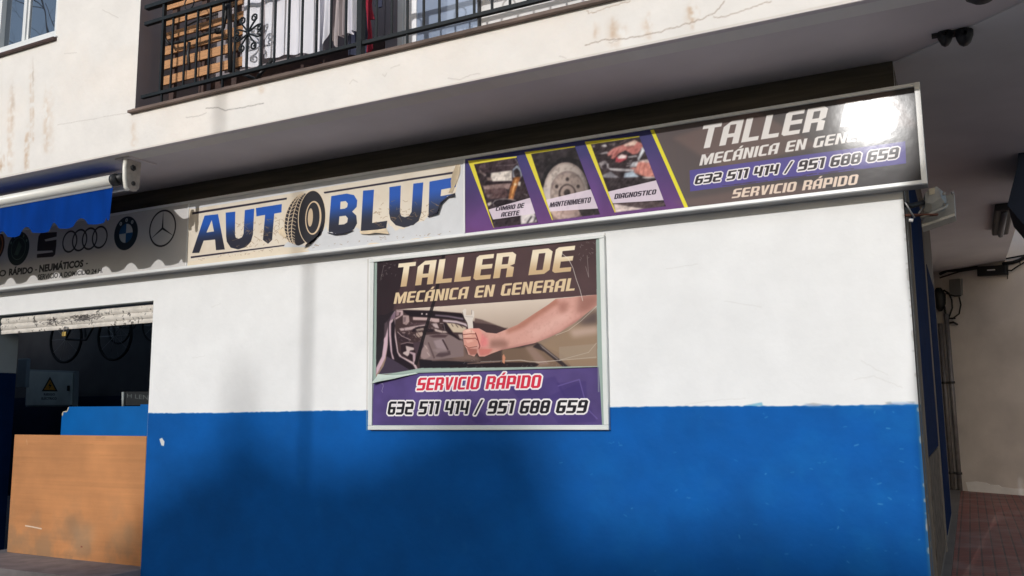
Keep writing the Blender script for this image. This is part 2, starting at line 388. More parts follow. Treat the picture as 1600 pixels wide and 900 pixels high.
# ================================================================== SETTING: ground, road
CX = -.304          # corner of the garage front
H = 3.99            # soffit height
FY = -1.12          # plane of the projecting upper storey
GZ = -.14
tag(obj('ground', [(-250, -250, GZ-.15), (250, -250, GZ-.15), (250, 250, GZ-.15), (-250, 250, GZ-.15)], [(0, 1, 2, 3)], M['pavement']), kind='structure')
tag(box('pavement', -60, 60, -3.6, 0.0, GZ-.148, GZ, M['pavement']), kind='structure')
tag(obj('road', [(-60, -11, GZ-.146), (60, -11, GZ-.146), (60, -3.65, GZ-.146), (-60, -3.65, GZ-.146)], [(0, 1, 2, 3)], M['asphalt']), kind='structure')
tag(obj('pavement_red_tiles', [(-.24, .01, .15), (3.2, .01, .15), (3.2, 12.0, .15), (-.24, 12.0, .15), (-.24, .01, GZ-.02), (3.2, .01, GZ-.02)], [(0, 1, 2, 3), (0, 4, 5, 1)], M['red_tile']), kind='structure')
tag(box('kerb_strip', CX-.18, -.243, .01, 11.2, GZ-.14, .17, M['side_grey']), kind='structure')

# ================================================================== PAINT OF THE LOWER WALL
def crack(cv, pts, wd, col, alpha, jit=.012, n=7, px=True):
    wd *= .42; jit *= .5; n = max(3, n-2)
    p = cv.P(pts) if px else pts; o = []
    for i in range(len(p)-1):
        for k in range(n):
            t = k/n; o.append((p[i][0]*(1-t)+p[i+1][0]*t+random.uniform(-jit, jit), p[i][1]*(1-t)+p[i+1][1]*t+random.uniform(-jit, jit)))
    o.append(p[-1]); cv.line(o, wd, col, alpha, px=False)
lw = Canvas(-10.8, CX, -.3, 4.0, 190, (230, 231, 232))
n1 = fbm(lw.h, lw.w, 160, 3, 6); n2 = fbm(lw.h, lw.w, 30, 9, 4)
lw.a *= (1+(n1-.5)*.05+(n2-.5)*.03)[..., None]
zl = at(700, 639.3)[2]
edge = 1.583+.004*np.sin(lw.X*2.1)+(vnoise(1, lw.w, 6, 5)-.5)*.006
bm_ = np.clip((edge-lw.Z)*190+.5, 0, 1)
blue = np.array([0, 84, 160])*(1+(n1-.5)*.22+(n2-.5)*.10)[..., None]
# chalky scuffs, denser towards the corner
sc = fbm(lw.h, lw.w, 60, 21, 6); cornerness = np.clip((lw.X+5)/4.7, 0, 1)
blue = blue+np.array([14, 26, 22])*(np.clip((sc-.50)*5, 0, 1)*cornerness*.30)[..., None]
lw.put(bm_, lambda X, Z: blue)
for _ in range(85):
    x = -.35-abs(random.gauss(0, 1.1)); z = random.uniform(.2, 1.56)
    if x < -7.5: continue
    L = random.uniform(.006, .03); a = random.gauss(0, .5)
    lw.line([(x, z), (x+L*math.cos(a), z+L*math.sin(a))], random.uniform(.002, .006), (130, 175, 215), random.uniform(.25, .75), px=False)
for _ in range(26):
    x = random.uniform(-7.4, -.4); z = random.uniform(.2, 1.5)
    lw.poly(lw.ell(x, z, random.uniform(.01, .07), random.uniform(.01, .06), 9), (50, 115, 178), random.uniform(.05, .15), soft=.012, px=False)
lw.poly([(249, 686), (253, 684), (257, 690), (256, 697), (252, 696)], (205, 205, 205))
lw.poly([(1160, 634), (1190, 628.5), (1192, 634)], (120, 180, 205), .85)
c8 = crop(900, 560, 2.647)
for p in [c8((950, 190), (980, 183), (1020, 190), (990, 197)), c8((1275, 182), (1300, 178), (1310, 190), (1290, 192)), c8((1365, 178), (1400, 178), (1395, 188))]:
    lw.poly(p, (196, 192, 186), .8)
for p in [c8((1180, 10), (1230, 40), (1290, 70)), c8((1150, 90), (1230, 72), (1300, 100), (1350, 122)), c8((450, 190), (600, 170), (700, 165)),
          [(250, 330), (250, 331)], [(590, 500), (575, 540)], [(300, 560), (320, 556)], [(1040, 420), (1090, 412)], [(1130, 470), (1190, 480)], [(330, 480), (345, 474)]]:
    crack(lw, p, .006, (190, 188, 184), .55, .008)
for p in [c8((950, 195), (1060, 200)), c8((1190, 200), (1260, 205)), c8((1290, 190), (1400, 188))]:
    lw.line(p, .02, (80, 125, 180), .5, soft=.01)
# dirt fringe around the board and edge wear at the corner
lw.line([(575, 405), (573, 672)], .012, (170, 165, 158), .6); lw.line([(945, 365), (951, 672)], .01, (150, 146, 140), .6)
lw.line([(1411, 310), (1455, 900)], .03, (150, 150, 152), .35, soft=.01)
for _ in range(30):
    z = random.uniform(.1, 3.); lw.poly(lw.ell(CX-.004, z, random.uniform(.004, .012), random.uniform(.005, .03), 8), (170, 168, 166), .7, px=False)
lw_m = lw.material('lower_wall_paint', .7, bump=.34, bscale=20, spec=.15, bd=.006, macro=.25)

# ================================================================== BUILDING
bld = thing('building', 'cream and blue corner building with a garage opening below and a projecting terrace above', 'building')
OX0, OX1, OZ1, TH = -10.35, -7.655, 2.775, .30
xs = [-16, OX0, OX1, CX]; zs = [GZ, 0.0, OZ1, H+.3]
v = []; f = []
# front face and thickness of the lower wall (one wall with a real opening)
def wallgrid(y):
    return [(x, y, z) for x in xs for z in zs]
v = wallgrid(0)+wallgrid(TH)
q = lambda i, j, s=0: s+i*4+j
for i in range(3):
    for j in range(3):
        if i == 1 and j == 1: continue
        f.append((q(i, j), q(i+1, j), q(i+1, j+1), q(i, j+1))); f.append((q(i, j, 16), q(i, j+1, 16), q(i+1, j+1, 16), q(i+1, j, 16)))
lower = obj('lower_wall', v, f, lw_m, bld, uv=lw.uv())
# returns of the opening: left jamb white over navy, right jamb, lintel, corner side
bj = MB().box(OX0-.004, OX0-.001+.004, .0005, TH-.001, 1.9, OZ1-.001)
box('door_jamb', OX0-.003, OX0+.004, .002, TH, 2.09, OZ1, M['dull_white'], bld)
box('door_jamb', OX0-.003, OX0+.005, .002, TH, .0, 2.088, M['navy_paint'], bld)
box('door_jamb', OX1-.004, OX1+.003, .002, TH, .0, OZ1, M['dull_white'], bld)
box('lintel', OX0, OX1, .002, TH, OZ1-.004, OZ1+.003, M['dull_white'], bld)
tag(box('threshold', OX0, OX1-.002, -.55, .35, -.10, .0, M['threshold'], bld))
# side wall of the passage with doors, plinth and pilasters
sw = box('side_wall', CX-.28, CX-.002, .001, 6.5, GZ, H, M['side_grey'], bld)
box('side_wall', CX-.5, CX-.17, 6.4, 11.6, GZ, H, M['side_grey'], bld)
box('side_door', CX-.02, CX+.004, .70, 3.22, 1.19, 3.55, M['navy_paint'], bld)
box('stone_plinth', CX-.02, CX+.012, .78, 2.85, .28, 1.185, M['granite'], bld, b=.004)
box('side_door', CX-.02, CX+.004, 3.87, 6.1, .25, 3.1, M['navy_paint'], bld)
box('door_trim', CX-.01, CX+.010, 3.26, 3.40, GZ, 3.7, M['side_grey'], bld)
box('door_trim', CX-.01, CX+.010, .60, .68, GZ, 3.6, M['side_grey'], bld)
# soffit with a diagonal joint against the passage ceiling
prism('soffit', [(-16, FY+.004, H), (.9, FY+.004, H), (.9, -1.0, H), (-.284, .004, H), (-16, .004, H)], (0, 0, .3), M['soffit'], bld)
prism('soffit_drip_edge', [(-16, FY+.002, H-.006), (.9, FY+.002, H-.006), (.9, FY+.055, H-.006), (-16, FY+.055, H-.006)], (0, 0, .01), M['soffit'], bld)
prism('passage_ceiling', [(CX-.1, .004, H-.012), (-.284, .003, H-.012), (.70, -.84, H-.012), (.76, 5.5, H-.012), (.70, 10.25, H-.012), (CX-.18, 10.98, H-.012), (CX-.18, 6.6, H-.012), (CX-.1, 6.5, H-.012)], (0, 0, .3), M['ceiling'], bld)
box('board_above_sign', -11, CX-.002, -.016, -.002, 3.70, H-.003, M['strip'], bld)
# upper storey
fc = Canvas(-13, 1.0, 3.9, 6.7, 170, (233, 229, 224))
n1 = fbm(fc.h, fc.w, 150, 31, 6); n2 = fbm(fc.h, fc.w, 26, 33, 4); st = fbm(40, fc.w, 14, 35, 4)
fc.a *= (1+(n1-.5)*.07+(n2-.5)*.04)[..., None]
fc.y = FY
tan = np.clip((n1-.50)*5, 0, 1)[..., None]*.14; fc.a = fc.a*(1-tan)+np.array([222, 200, 180])*tan
fcn = np.clip((fbm(fc.h, fc.w, 9, 37, 3)-.30)*2.4, 0, 1)
def stain(px, y0, y1, wpx, a, col=(176, 132, 92)):
    for k in range(5):
        dx = random.uniform(-wpx, wpx)*.5; t = random.uniform(0, .4)
        fc.poly([(px+dx, y0+(y1-y0)*t), (px+dx+wpx*.3, y0+(y1-y0)*(t+.3)), (px+dx+wpx*.2, y1), (px+dx-wpx*.2, y1-6), (px+dx-wpx*.25, y0+(y1-y0)*(t+.25))], col, a*random.uniform(.6, 1.3), soft=random.choice([.008, .02, .035]), clip=fcn)
for a in [(958, 20, 75, 9, .30), (976, 30, 60, 6, .18), (1015, 12, 62, 16, .22), (1084, 0, 48, 13, .34), (1077, 0, 24, 7, .3), (932, 28, 62, 7, .16), (408, 132, 146, 5, .5),
          (50, 80, 225, 5, .16), (15, 95, 270, 8, .14), (40, 190, 270, 9, .17), (76, 110, 240, 14, .10), (210, 175, 235, 8, .14), (3, 235, 270, 7, .3)]: stain(*a)
for a in [(52, 85, 140, 2, .35, (150, 128, 108)), (20, 95, 200, 2.5, .28, (160, 132, 108))]: stain(*a)
cc = crop(880, 0, 3.333); ck = (112, 84, 66)
crack(fc, cc((115, 240), (200, 210), (300, 205), (440, 182), (560, 150), (640, 125), (720, 100), (790, 65), (840, 5)), .008, ck, .9)
crack(fc, cc((780, 88), (830, 90), (940, 55), (1010, 30), (1085, 8)), .007, ck, .85)
crack(fc, cc((240, 225), (300, 205)), .006, ck, .6)
crack(fc, cc((125, 55), (135, 72), (170, 65), (220, 40), (270, 30), (350, 5)), .008, (140, 110, 90), .8)
c2_ = crop(200, 0, 4)
crack(fc, c2_((485, 675), (560, 672), (610, 690), (700, 675), (760, 662), (850, 645)), .009, (84, 74, 70), .9, .006)
crack(fc, c2_((360, 735), (440, 725), (490, 705)), .007, (120, 110, 104), .8, .006)
c3_ = crop(500, 0, 4)
crack(fc, c3_((800, 490), (870, 498), (940, 470), (1000, 460)), .006, (150, 138, 128), .8, .005)
for p in [c3_((185, 525), (205, 498), (235, 515)), c3_((390, 465), (405, 478), (418, 455)), c3_((440, 425), (500, 405)), c3_((1495, 350), (1540, 365)), [(160, 15), (185, 28)], [(100, 84), (120, 82)], [(90, 195), (150, 185), (205, 175)]]:
    crack(fc, p, .006, (150, 140, 130), .7, .006)
fc.line([(0, 277), (600, 154.5), (1000, 70), (1338, -1)], .01, (196, 186, 176), .5)
fc_m = fc.material('upper_wall_paint', .8, bump=.4, bscale=18, spec=.2, bd=.008, macro=.3)
TX = -6.712; WZ0 = 5.26; WX1 = -7.935; WX0 = -9.6; TZ0, TZ1 = 4.35, 6.95
xs = [-16, WX0, WX1, TX, .9]; zs = [H-.003, TZ0, WZ0+.10, 6.6, TZ1, 9.5]
v = [(x, FY, z) for x in xs for z in zs]+[(x, FY+.22, z) for x in xs for z in zs]
f = []
for i in range(4):
    for j in range(5):
        if (i == 1 and j == 2) or (i == 3 and 1 <= j <= 3): continue
        a, b_, c, d = i*6+j, (i+1)*6+j, (i+1)*6+j+1, i*6+j+1
        f.append((a, b_, c, d)); f.append((a+30, d+30, c+30, b_+30))
f += [(2*6+2, 2*6+3, 2*6+33, 2*6+32), (6+2, 6+32, 6+33, 6+3), (8, 14, 44, 38), (9, 39, 45, 15)]
f += [(0, 30, 54, 24), (3*6+1, 4*6+1, 4*6+31, 3*6+31), (24, 54, 59, 29)]
upper = obj('upper_wall', v, f, fc_m, bld, uv=fc.uv())
box('terrace_side_wall', TX-.12, TX+.0, FY+.003, -.2, TZ0, TZ1, M['grey_wall'], bld)
box('terrace_back_wall', TX-.1, .9, -.2, -.05, 4.30, TZ1, M['terrace_white'], bld)
box('terrace_wall_panel', TX+.001, -4.54, -.215, -.2, 4.95, 6.9, M['grey_wall'], bld)
box('terrace_wall_panel', TX+.001, -4.54, -.22, -.2, 4.30, 4.948, M['brown'], bld)
box('terrace_floor', TX, .9, FY+.005, -.2, 4.30, 4.345, M['brown'], bld)
box('terrace_ledge', TX-.05, .9, FY-.045, FY+.14, 4.346, 4.372, M['sill'], bld, b=.004)
box('terrace_ledge', TX-.02, .9, FY-.02, FY+.10, 4.373, 4.388, M['sill'], bld, b=.004)
box('rear_block', -16, -6.85, -.8, 2.5, 4.4, 9.4, M['dull_white'], bld)
box('roof_slab', -16, .9, FY+.23, 2.5, 8.6, 9.4, M['dull_white'], bld)
box('terrace_lintel', TX, .9, FY+.225, -.2, TZ1-.2, TZ1-.01, M['terrace_white'], bld)
# window of the upper wall
win = box('window', WX0+.001, WX1-.001, FY+.10, FY+.16, WZ0+.101, 6.599, M['dark_metal'], bld)
def fr(x0, x1, z0, z1, y0=FY-.005, y1=FY+.09): box('frame', x0, x1, y0, y1, z0, z1, M['alu_white'], win, b=.004)
fr(WX0, WX1, WZ0+.10, WZ0+.165)
fr(WX1-.03, WX1, WZ0+.166, 6.6, FY+.0, FY+.09)
fr(-8.93, -8.86, WZ0+.166, 6.6)
fr(-8.52, -8.475, WZ0+.166, 6.6, FY+.02)
fr(-8.47, -8.44, WZ0+.166, 6.6, FY+.035)
for a, b_ in ((WX0+.002, -8.931), (-8.859, -8.521), (-8.439, WX1-.031)):
    box('pane', a, b_, FY+.05, FY+.058, WZ0+.166, 6.598, M['glass'], win)
box('sill', WX0-.05, WX1+.02, FY-.04, FY+.05, WZ0+.055, WZ0+.085, M['brown'], win, b=.004)
box('sill', WX0-.05, WX1+.03, FY-.02, FY+.05, WZ0+.087, WZ0+.099, M['alu_white'], win)
# glazed terrace door and its frame
dr = box('terrace_door', at(655, 60, -.2)[0], at(750, 42, -.2)[0], -.235, -.216, 4.38, 6.6, M['glass_sky_tint'], bld)
dx0, dx1 = at(655, 60, -.2)[0], at(750, 42, -.2)[0]
box('door_frame', dx0-.13, dx0-.002, -.245, -.205, 4.38, 6.7, M['base_white'], dr)
box('door_frame', dx0-.19, dx0-.135, -.27, -.205, 4.38, 6.7, M['alu_white'], dr)
box('door_frame', dx1+.002, dx1+.012, -.25, -.205, 4.38, 6.7, M['dark_metal'], dr)
box('terrace_wall_panel', -4.52, dx0-.20, -.23, -.2, 4.30, 6.9, M['grey_wall'], bld)

# ---- interior of the garage
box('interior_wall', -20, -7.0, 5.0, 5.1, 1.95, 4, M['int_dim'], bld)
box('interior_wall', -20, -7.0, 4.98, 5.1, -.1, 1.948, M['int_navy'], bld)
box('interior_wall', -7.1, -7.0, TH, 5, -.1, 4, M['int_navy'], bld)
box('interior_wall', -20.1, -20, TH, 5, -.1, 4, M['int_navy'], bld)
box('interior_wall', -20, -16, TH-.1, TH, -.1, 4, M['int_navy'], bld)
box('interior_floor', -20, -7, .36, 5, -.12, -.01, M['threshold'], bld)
box('interior_ceiling', -20, -7, TH, 2.9, 3.7, 3.8, M['int_navy'], bld)  # stops short of the rear wall: opening added to let sky light in

# ================================================================== ROLLER SHUTTER
sh = thing('roller_shutter', 'rolled up white garage shutter with scribbled peeling paint over the dark opening', 'shutter')
sc_ = Canvas(-10.5, -7.6, 2.45, 2.85, 300, (214, 208, 200), .06)
nn = fbm(sc_.h, sc_.w, 30, 55, 5); nn2 = fbm(sc_.h, sc_.w, 8, 56, 3)
sc_.a *= (1+(nn-.5)*.25)[..., None]
spots = np.clip((nn2*.6+nn*.5-.66)*14, 0, 1); sc_.put(spots, (70, 66, 64), .8)
cs = crop(0, 460, 3.75)
for _ in range(160):
    x = random.gauss(470, 55) if random.random() < .75 else random.gauss(285, 25); y = 165-.09*(x-285)+random.uniform(-16, 16)-(8 if x > 380 else 0)
    sc_.line(cs((x, y), (x+random.uniform(6, 22), y+random.uniform(-10, 8))), .006, (54, 50, 50), .75)
sc_m = sc_.material('shutter_paint', .5, bump=.2, bscale=30)
def slat(name, z0, z1, bulge):
    n = 6; v = []; f = []
    for i in range(n+1):
        t = i/n; z = z0+(z1-z0)*t; y = .06-bulge*math.sin(math.pi*t)
        v += [(OX0+.03, y, z), (OX1-.012, y, z)]
    for i in range(n): f.append((2*i, 2*i+1, 2*i+3, 2*i+2))
    v += [(OX0+.03, .075, z0), (OX1-.012, .075, z0), (OX0+.03, .075, z1), (OX1-.012, .075, z1)]; k = 2*(n+1)
    f += [(k, k+1, 1, 0), (k+2, 2*n, 2*n+1, k+3), (k, k+2, k+3, k+1)]
    return obj(name, v, f, sc_m, sh, uv=sc_.uv())
slat('slat', 2.672, 2.742, .016); slat('slat', 2.598, 2.669, .016); slat('bottom_rail', 2.548, 2.595, .006)
pl = thing('padlock', 'small brass padlock hanging open from the shutter bottom rail', 'padlock')
pa = at(101, 521, .045)
v, f = boxvf(pa[0]-.03, pa[0]+.03, .03, .055, pa[2]-.035, pa[2]+.02, .006); obj('lock_body', v, f, M['brass'], pl)
tube('shackle', [(pa[0]-.015, .043, pa[2]+.02), (pa[0]-.018, .043, pa[2]+.055), (pa[0]+.0, .043, pa[2]+.075), (pa[0]+.03, .043, pa[2]+.07), (pa[0]+.04, .043, pa[2]+.04)], .007, M['alu_grey'], pl, 6)

# ================================================================== WOOD SHEET, BLUE PARTITION, CABINET, BICYCLES
wd = Canvas(-10.3, -7.7, -.1, 1.5, 220, (188, 130, 84), .14)
na = fbm(wd.h, wd.w, 130, 61, 5)
g1 = np.repeat(np.repeat(fbm(wd.h, max(8, wd.w//12), 10, 62, 4), 12, 1), 1, 0); g1 = np.pad(g1, ((0, 0), (0, max(0, wd.w-g1.shape[1]))), mode='edge')[:, :wd.w]
wd.a *= (1+(na-.5)*.22+(blur(g1, 2)-.5)*.10)[..., None]
gf = np.random.default_rng(9).random((wd.h, 1)); gf = blur(np.repeat(gf, wd.w, 1)+.5*vnoise(wd.h, wd.w, 40, 66), 1); wd.a *= (1+(gf-gf.mean())*.07)[..., None]
for _ in range(70):
    x = random.uniform(-10.2, -7.8); z = random.uniform(.0, 1.35); wd.line([(x, z), (x+random.uniform(.05, .4), z+random.uniform(-.006, .006))], .003, (150, 96, 52), random.uniform(.1, .35), px=False)
wd.put(np.clip((.75-wd.Z)/.8, 0, 1)*np.clip((fbm(wd.h, wd.w, 50, 65, 5)-.42)*4, 0, 1)*np.ones((wd.h, wd.w)), (138, 112, 88), .65)
cw = crop(0, 660, 3.75)
for p, c_, s_ in [(((380, 560), (440, 540), (470, 650), (420, 700)), (120, 100, 80), .03), (((420, 600), (560, 600), (540, 740), (420, 740)), (150, 134, 112), .05), (((640, 640), (760, 600), (780, 700), (660, 740)), (165, 140, 110), .05), (((790, 480), (845, 500), (830, 700), (790, 650)), (150, 100, 60), .03),
                  (((60, 660), (300, 690), (300, 780), (60, 760)), (150, 118, 86), .04), (((560, 85), (620, 82), (620, 96), (560, 96)), (140, 96, 60), .01)]:
    wd.poly(cw(*p), c_, .28, soft=s_)
wd.line(cw((142, 606), (180, 612), (238, 624)), .012, (226, 214, 200), .9); wd.line(cw((155, 100), (160, 130)), .006, (220, 190, 150), .6)
wd.poly(cw((470, 725), (480, 725), (480, 733), (470, 733)), (120, 50, 40), .8)
for _ in range(25):
    x = random.uniform(-10.1, -7.9); z = random.uniform(.02, 1.3); wd.line([(x, z), (x+random.uniform(-.1, .1), z+random.uniform(-.03, .03))], .003, (170, 110, 60), .5, px=False)
wd_m = wd.material('plywood_sheet', .55, bump=.1, bscale=30, spec=.35)
ws = [at(23, 679, .14), at(229, 681.5, .14), at(220, 886, .14), at(11, 862.5, .16)]
ws = prism('plywood_sheet', ws, (0, .018, 0), wd_m, uv=wd.uv()); tag(ws, 'orange brown plywood sheet standing across the bottom of the garage opening', 'wooden board')
bp_ = thing('blue_partition', 'bright blue painted partition with chipped corner behind the plywood sheet', 'partition')
pp = [at(*a, .62) for a in cs((372, 659), (394, 659), (402, 672), (388, 688), (388, 695), (366, 712), (372, 690))]
b0 = at(96, 635, .62); b1 = at(221, 635, .62)
ppx = [at(*a, .62) for a in cs((404, 658), (832, 655), (832, 830), (354, 830), (362, 712), (372, 690), (392, 690), (402, 672))]
prism('panel', ppx, (0, .03, 0), M['blue_paint'], bp_)
prism('panel', [(b1[0]+.006, .60, b0[2]+.005), (b1[0]+.5, .60, b0[2]+.005), (b1[0]+.5, .60, -.01), (b1[0]+.006, .60, -.01)], (0, .03, 0), M['blue_paint'], bp_)
prism('panel', [(b0[0], .622, 1.33), (b1[0], .622, 1.33), (b1[0], .622, -.01), (b0[0], .622, -.01)], (0, .028, 0), M['blue_paint'], bp_)
prism('chipped_edge', [at(*a, .618) for a in cs((366, 715), (372, 690), (390, 690), (396, 684), (404, 662), (399, 661), (392, 682), (370, 686), (362, 700))], (0, .02, 0), M['cream_label'], bp_)
cab = thing('electrical_cabinet', 'pale metal electrical cabinet with a yellow warning triangle inside the dark garage', 'cabinet')
YC = 4.5
ccv = Canvas(at(38, 600, YC)[0]-.1, at(114, 600, YC)[0]+.1, 1.6, 2.6, 260, (206, 214, 206), YC)
ccv.a *= (1+(fbm(ccv.h, ccv.w, 60, 71, 4)-.5)*.2)[..., None]
ccv.poly(cs((293, 482), (338, 568), (245, 567)), (20, 18, 14)); ccv.poly(cs((293, 499), (326, 561), (257, 560)), (214, 150, 40))
ccv.poly(cs((298, 510), (283, 538), (292, 537), (286, 556), (304, 530), (294, 531)), (20, 18, 14))
ccv.put(font_text(ccv, 'RIESGO', cs((257, 579), (322, 579), (322, 592), (257, 592)), .02), (40, 44, 48)); ccv.put(font_text(ccv, 'ELÉCTRICO', cs((243, 603), (332, 603), (332, 616), (243, 616)), .02), (40, 44, 48))
q_ = [at(*a, YC) for a in cs((160, 448), (420, 458), (415, 648), (148, 650))]
prism('cabinet_door', q_, (0, .03, 0), ccv.material('cabinet_paint', .5), cab, uv=ccv.uv())
q2 = [Vector(p)+Vector((sx*.03, .032, sz*.03)) for p, sx, sz in zip(q_, (-1, 1, 1, -1), (1, 1, -1, -1))]
prism('cabinet_case', q2, (0, .10, 0), M['dull_white'], cab)
hx = at(*cs((405, 550))[0], YC); box('latch', hx[0]-.02, hx[0]+.02, YC-.03, YC-.002, hx[2]-.05, hx[2]+.05, M['rubber'], cab)
a0, a1 = at(28, 561, 4.0), at(39, 605, 4.0); tag(box('fuse_box', a0[0], a1[0], 4.0, 4.08, a1[2], a0[2], M['dull_white'], b=.01), 'narrow pale fuse box beside the electrical cabinet in the garage', 'box')
pz = [at(*a, 1.2) for a in cs((735, 570), (880, 570), (880, 650), (735, 650))]
pcv = Canvas(pz[0][0]-.05, pz[1][0]+.05, pz[2][2]-.1, pz[0][2]+.1, 300, (26, 30, 34), 1.2)
pcv.put(font_text(pcv, 'H LEN', cs((745, 580), (868, 590), (868, 618), (745, 605)), .0), (104, 110, 110), .8)
nb = thing('notice_board', 'small dark notice board with pale letters behind the blue partition', 'notice board')
prism('board', pz, (0, .02, 0), pcv.material('notice_print', .5), nb, uv=pcv.uv())
a0 = at(*cs((722, 572))[0], 1.19); a1 = at(*cs((722, 655))[0], 1.19); tube('edge_rail', [a0, a1], .02, M['dull_white'], nb, 6)
def bicycle(cx, cz, y, s, lab):
    t = thing('bicycle', lab, 'bicycle')
    for dx in (0, 1.02*s):
        ring = [(cx+dx+.33*s*math.cos(a), y, cz+.33*s*math.sin(a)) for a in np.linspace(0, 2*math.pi, 33)]
        wv = tube('wheel', ring, .02*s, M['rubber'], t, 6, cap=False)
        m_ = MB()
        for k in range(10): a = k*math.pi/5; m_.tube([(cx+dx, y, cz), (cx+dx+.32*s*math.cos(a), y, cz+.32*s*math.sin(a))], .003, 3)
        m_.build('spokes', M['alu_grey'], wv)
    A = (cx, y, cz); Bc = (cx+.43*s, y, cz-.03*s); Cc = (cx+.30*s, y, cz+.5*s); D = (cx+.85*s, y, cz+.52*s); E_ = (cx+1.02*s, y, cz)
    m_ = MB()
    for p in ((A, Bc), (Bc, Cc), (Cc, D), (Bc, D), (A, Cc), (D, E_)): m_.tube([p[0], p[1]], .018*s, 6)
    m_.build('frame', M['dark_metal'], t)
    m_ = MB().tube([(D[0], y, D[2]), (D[0]-.03, y, D[2]+.12*s)], .012, 6).tube([(D[0]-.03, y-.28*s, D[2]+.12*s), (D[0]-.03, y+.28*s, D[2]+.12*s)], .012, 6); m_.build('handlebar', M['dark_metal'], t)
    box('saddle', Cc[0]-.13*s, Cc[0]+.1*s, y-.06*s, y+.06*s, Cc[2]+.06*s, Cc[2]+.12*s, M['rubber'], t, b=.02)
p = at(103, 530, 4.6); bicycle(p[0], p[2], 4.6, 1.35, 'dark bicycle hung on the wall above the electrical cabinet, at the left')
p = at(185, 520, 4.6); bicycle(p[0], p[2]+.1, 4.62, .9, 'dark smaller bicycle hung on the garage wall right of the cabinet')

# ================================================================== LONG SIGN
YS = -.17
sg = thing('shop_sign', 'long lightbox sign across the garage front with peeling lettering and service panels', 'sign')
sTL, sTR, sBR, sBL = (176, 332), (1436.4, 128.3), (1447, 286.5), (0, 452)
zt = 3.749; zb = 3.043; sx0 = -11.4; sx1 = -.1425
FRW = .035
def P3(y=YS): return lambda px, py: at(px, py, y)
X1 = at(725, 300, YS)[0]; X2 = at(292, 365, YS)[0]
zi0 = zb+.022; zi1 = zt-.022
# --- panel A: makes and services
pa_ = Canvas(sx0, X2, zi0, zi1, 320, (205, 202, 200), YS)
pa_.a *= (1+(fbm(pa_.h, pa_.w, 120, 81, 4)-.5)*.05)[..., None]
c4 = crop(0, 225, 3.83); c8_ = crop(0, 320, 6.925)
K = (34, 32, 36)
def pc(cv, pt): return cv.P([pt])[0]
x, z = pc(pa_, c4((967, 503))[0]); r = .19; pa_.ring(x, z, r, r, .018, K)
for a in (90, 210, 330): pa_.put(pa_.mask([[(x+.012*math.cos(R(a+90)), z+.012*math.sin(R(a+90))), (x+r*math.cos(R(a)), z+r*math.sin(R(a))), (x-.012*math.cos(R(a+90)), z-.012*math.sin(R(a+90)))]]), K)
x, z = pc(pa_, c4((748, 533))[0]); r = .185; pa_.put(pa_.mask([pa_.ell(x, z, r, r)]), (26, 40, 50)); 
pa_.put(pa_.mask([pa_.ell(x, z, .105, .105)]), (196, 200, 200))
for q0 in (90, 270): pa_.put(pa_.mask([[(x, z)]+pa_.ell(x, z, .105, .105, 10, q0, q0+90)]), (24, 84, 130))
for i, a in enumerate((128, 90, 52)): pa_.put(pa_.mask([pa_.ell(x+.145*math.cos(R(a)), z+.145*math.sin(R(a)), .02, .022, 8)], [pa_.ell(x+.145*math.cos(R(a)), z+.145*math.sin(R(a)), .007, .009, 8)]), (200, 204, 204))
x, z = pc(pa_, c8_((905, 372))[0]); r = .118
for i in range(4): pa_.ring(x+(i-1.5)*.166, z, r, r, .02, K)
x, z = pc(pa_, c8_((188, 472))[0]); pa_.put(pa_.mask([pa_.ell(x, z, .2, .2)]), (22, 40, 40)); pa_.ring(x, z, .13, .13, .008, (96, 120, 110)); pa_.poly([(x-.07, z-.07), (x+.0, z+.09), (x+.06, z+.02), (x+.0, z-.08)], (88, 116, 100), .7, px=False)
for a in (150, 120, 90, 60, 30): pa_.put(pa_.mask([pa_.ell(x+.165*math.cos(R(a)), z+.165*math.sin(R(a)), .015, .02, 6)]), (110, 130, 120))
pa_.put(pa_.mask([pa_.P(c8_((430, 302), (605, 292), (599, 430), (586, 535), (562, 560), (388, 572), (394, 440), (406, 340)))], [pa_.P(c8_((470, 374), (612, 338), (610, 374), (484, 394))), pa_.P(c8_((380, 498), (556, 492), (566, 510), (380, 534)))]), (44, 36, 40))
x, z = pc(pa_, (-10, 384)); pa_.put(pa_.mask([pa_.ell(x, z, .19, .19)]), (64, 36, 28)); pa_.ring(x, z, .15, .15, .02, (180, 110, 60))
pa_.put(font_text(pa_, 'NEUMÁTICOS', c8_((418, 650), (896, 592), (888, 665), (412, 726)), .045), K)
pa_.put(font_text(pa_, 'RÁPIDO', c8_((90, 690), (350, 668), (342, 735), (84, 760)), .045), K)
pa_.put(font_text(pa_, 'SERVICIO', c8_((-330, 735), (60, 698), (52, 768), (-338, 800)), .025), K)
for p_ in ((370, 703), (920, 635)): pa_.poly(c8_((p_[0], p_[1]-6), (p_[0]+20, p_[1]-8), (p_[0]+20, p_[1]+4), (p_[0], p_[1]+6)), K)
pa_.put(font_text(pa_, 'SERVICIO A DOMICILIO 24 H.', c8_((402, 752), (1106, 682), (1100, 730), (398, 810)), .022), K)
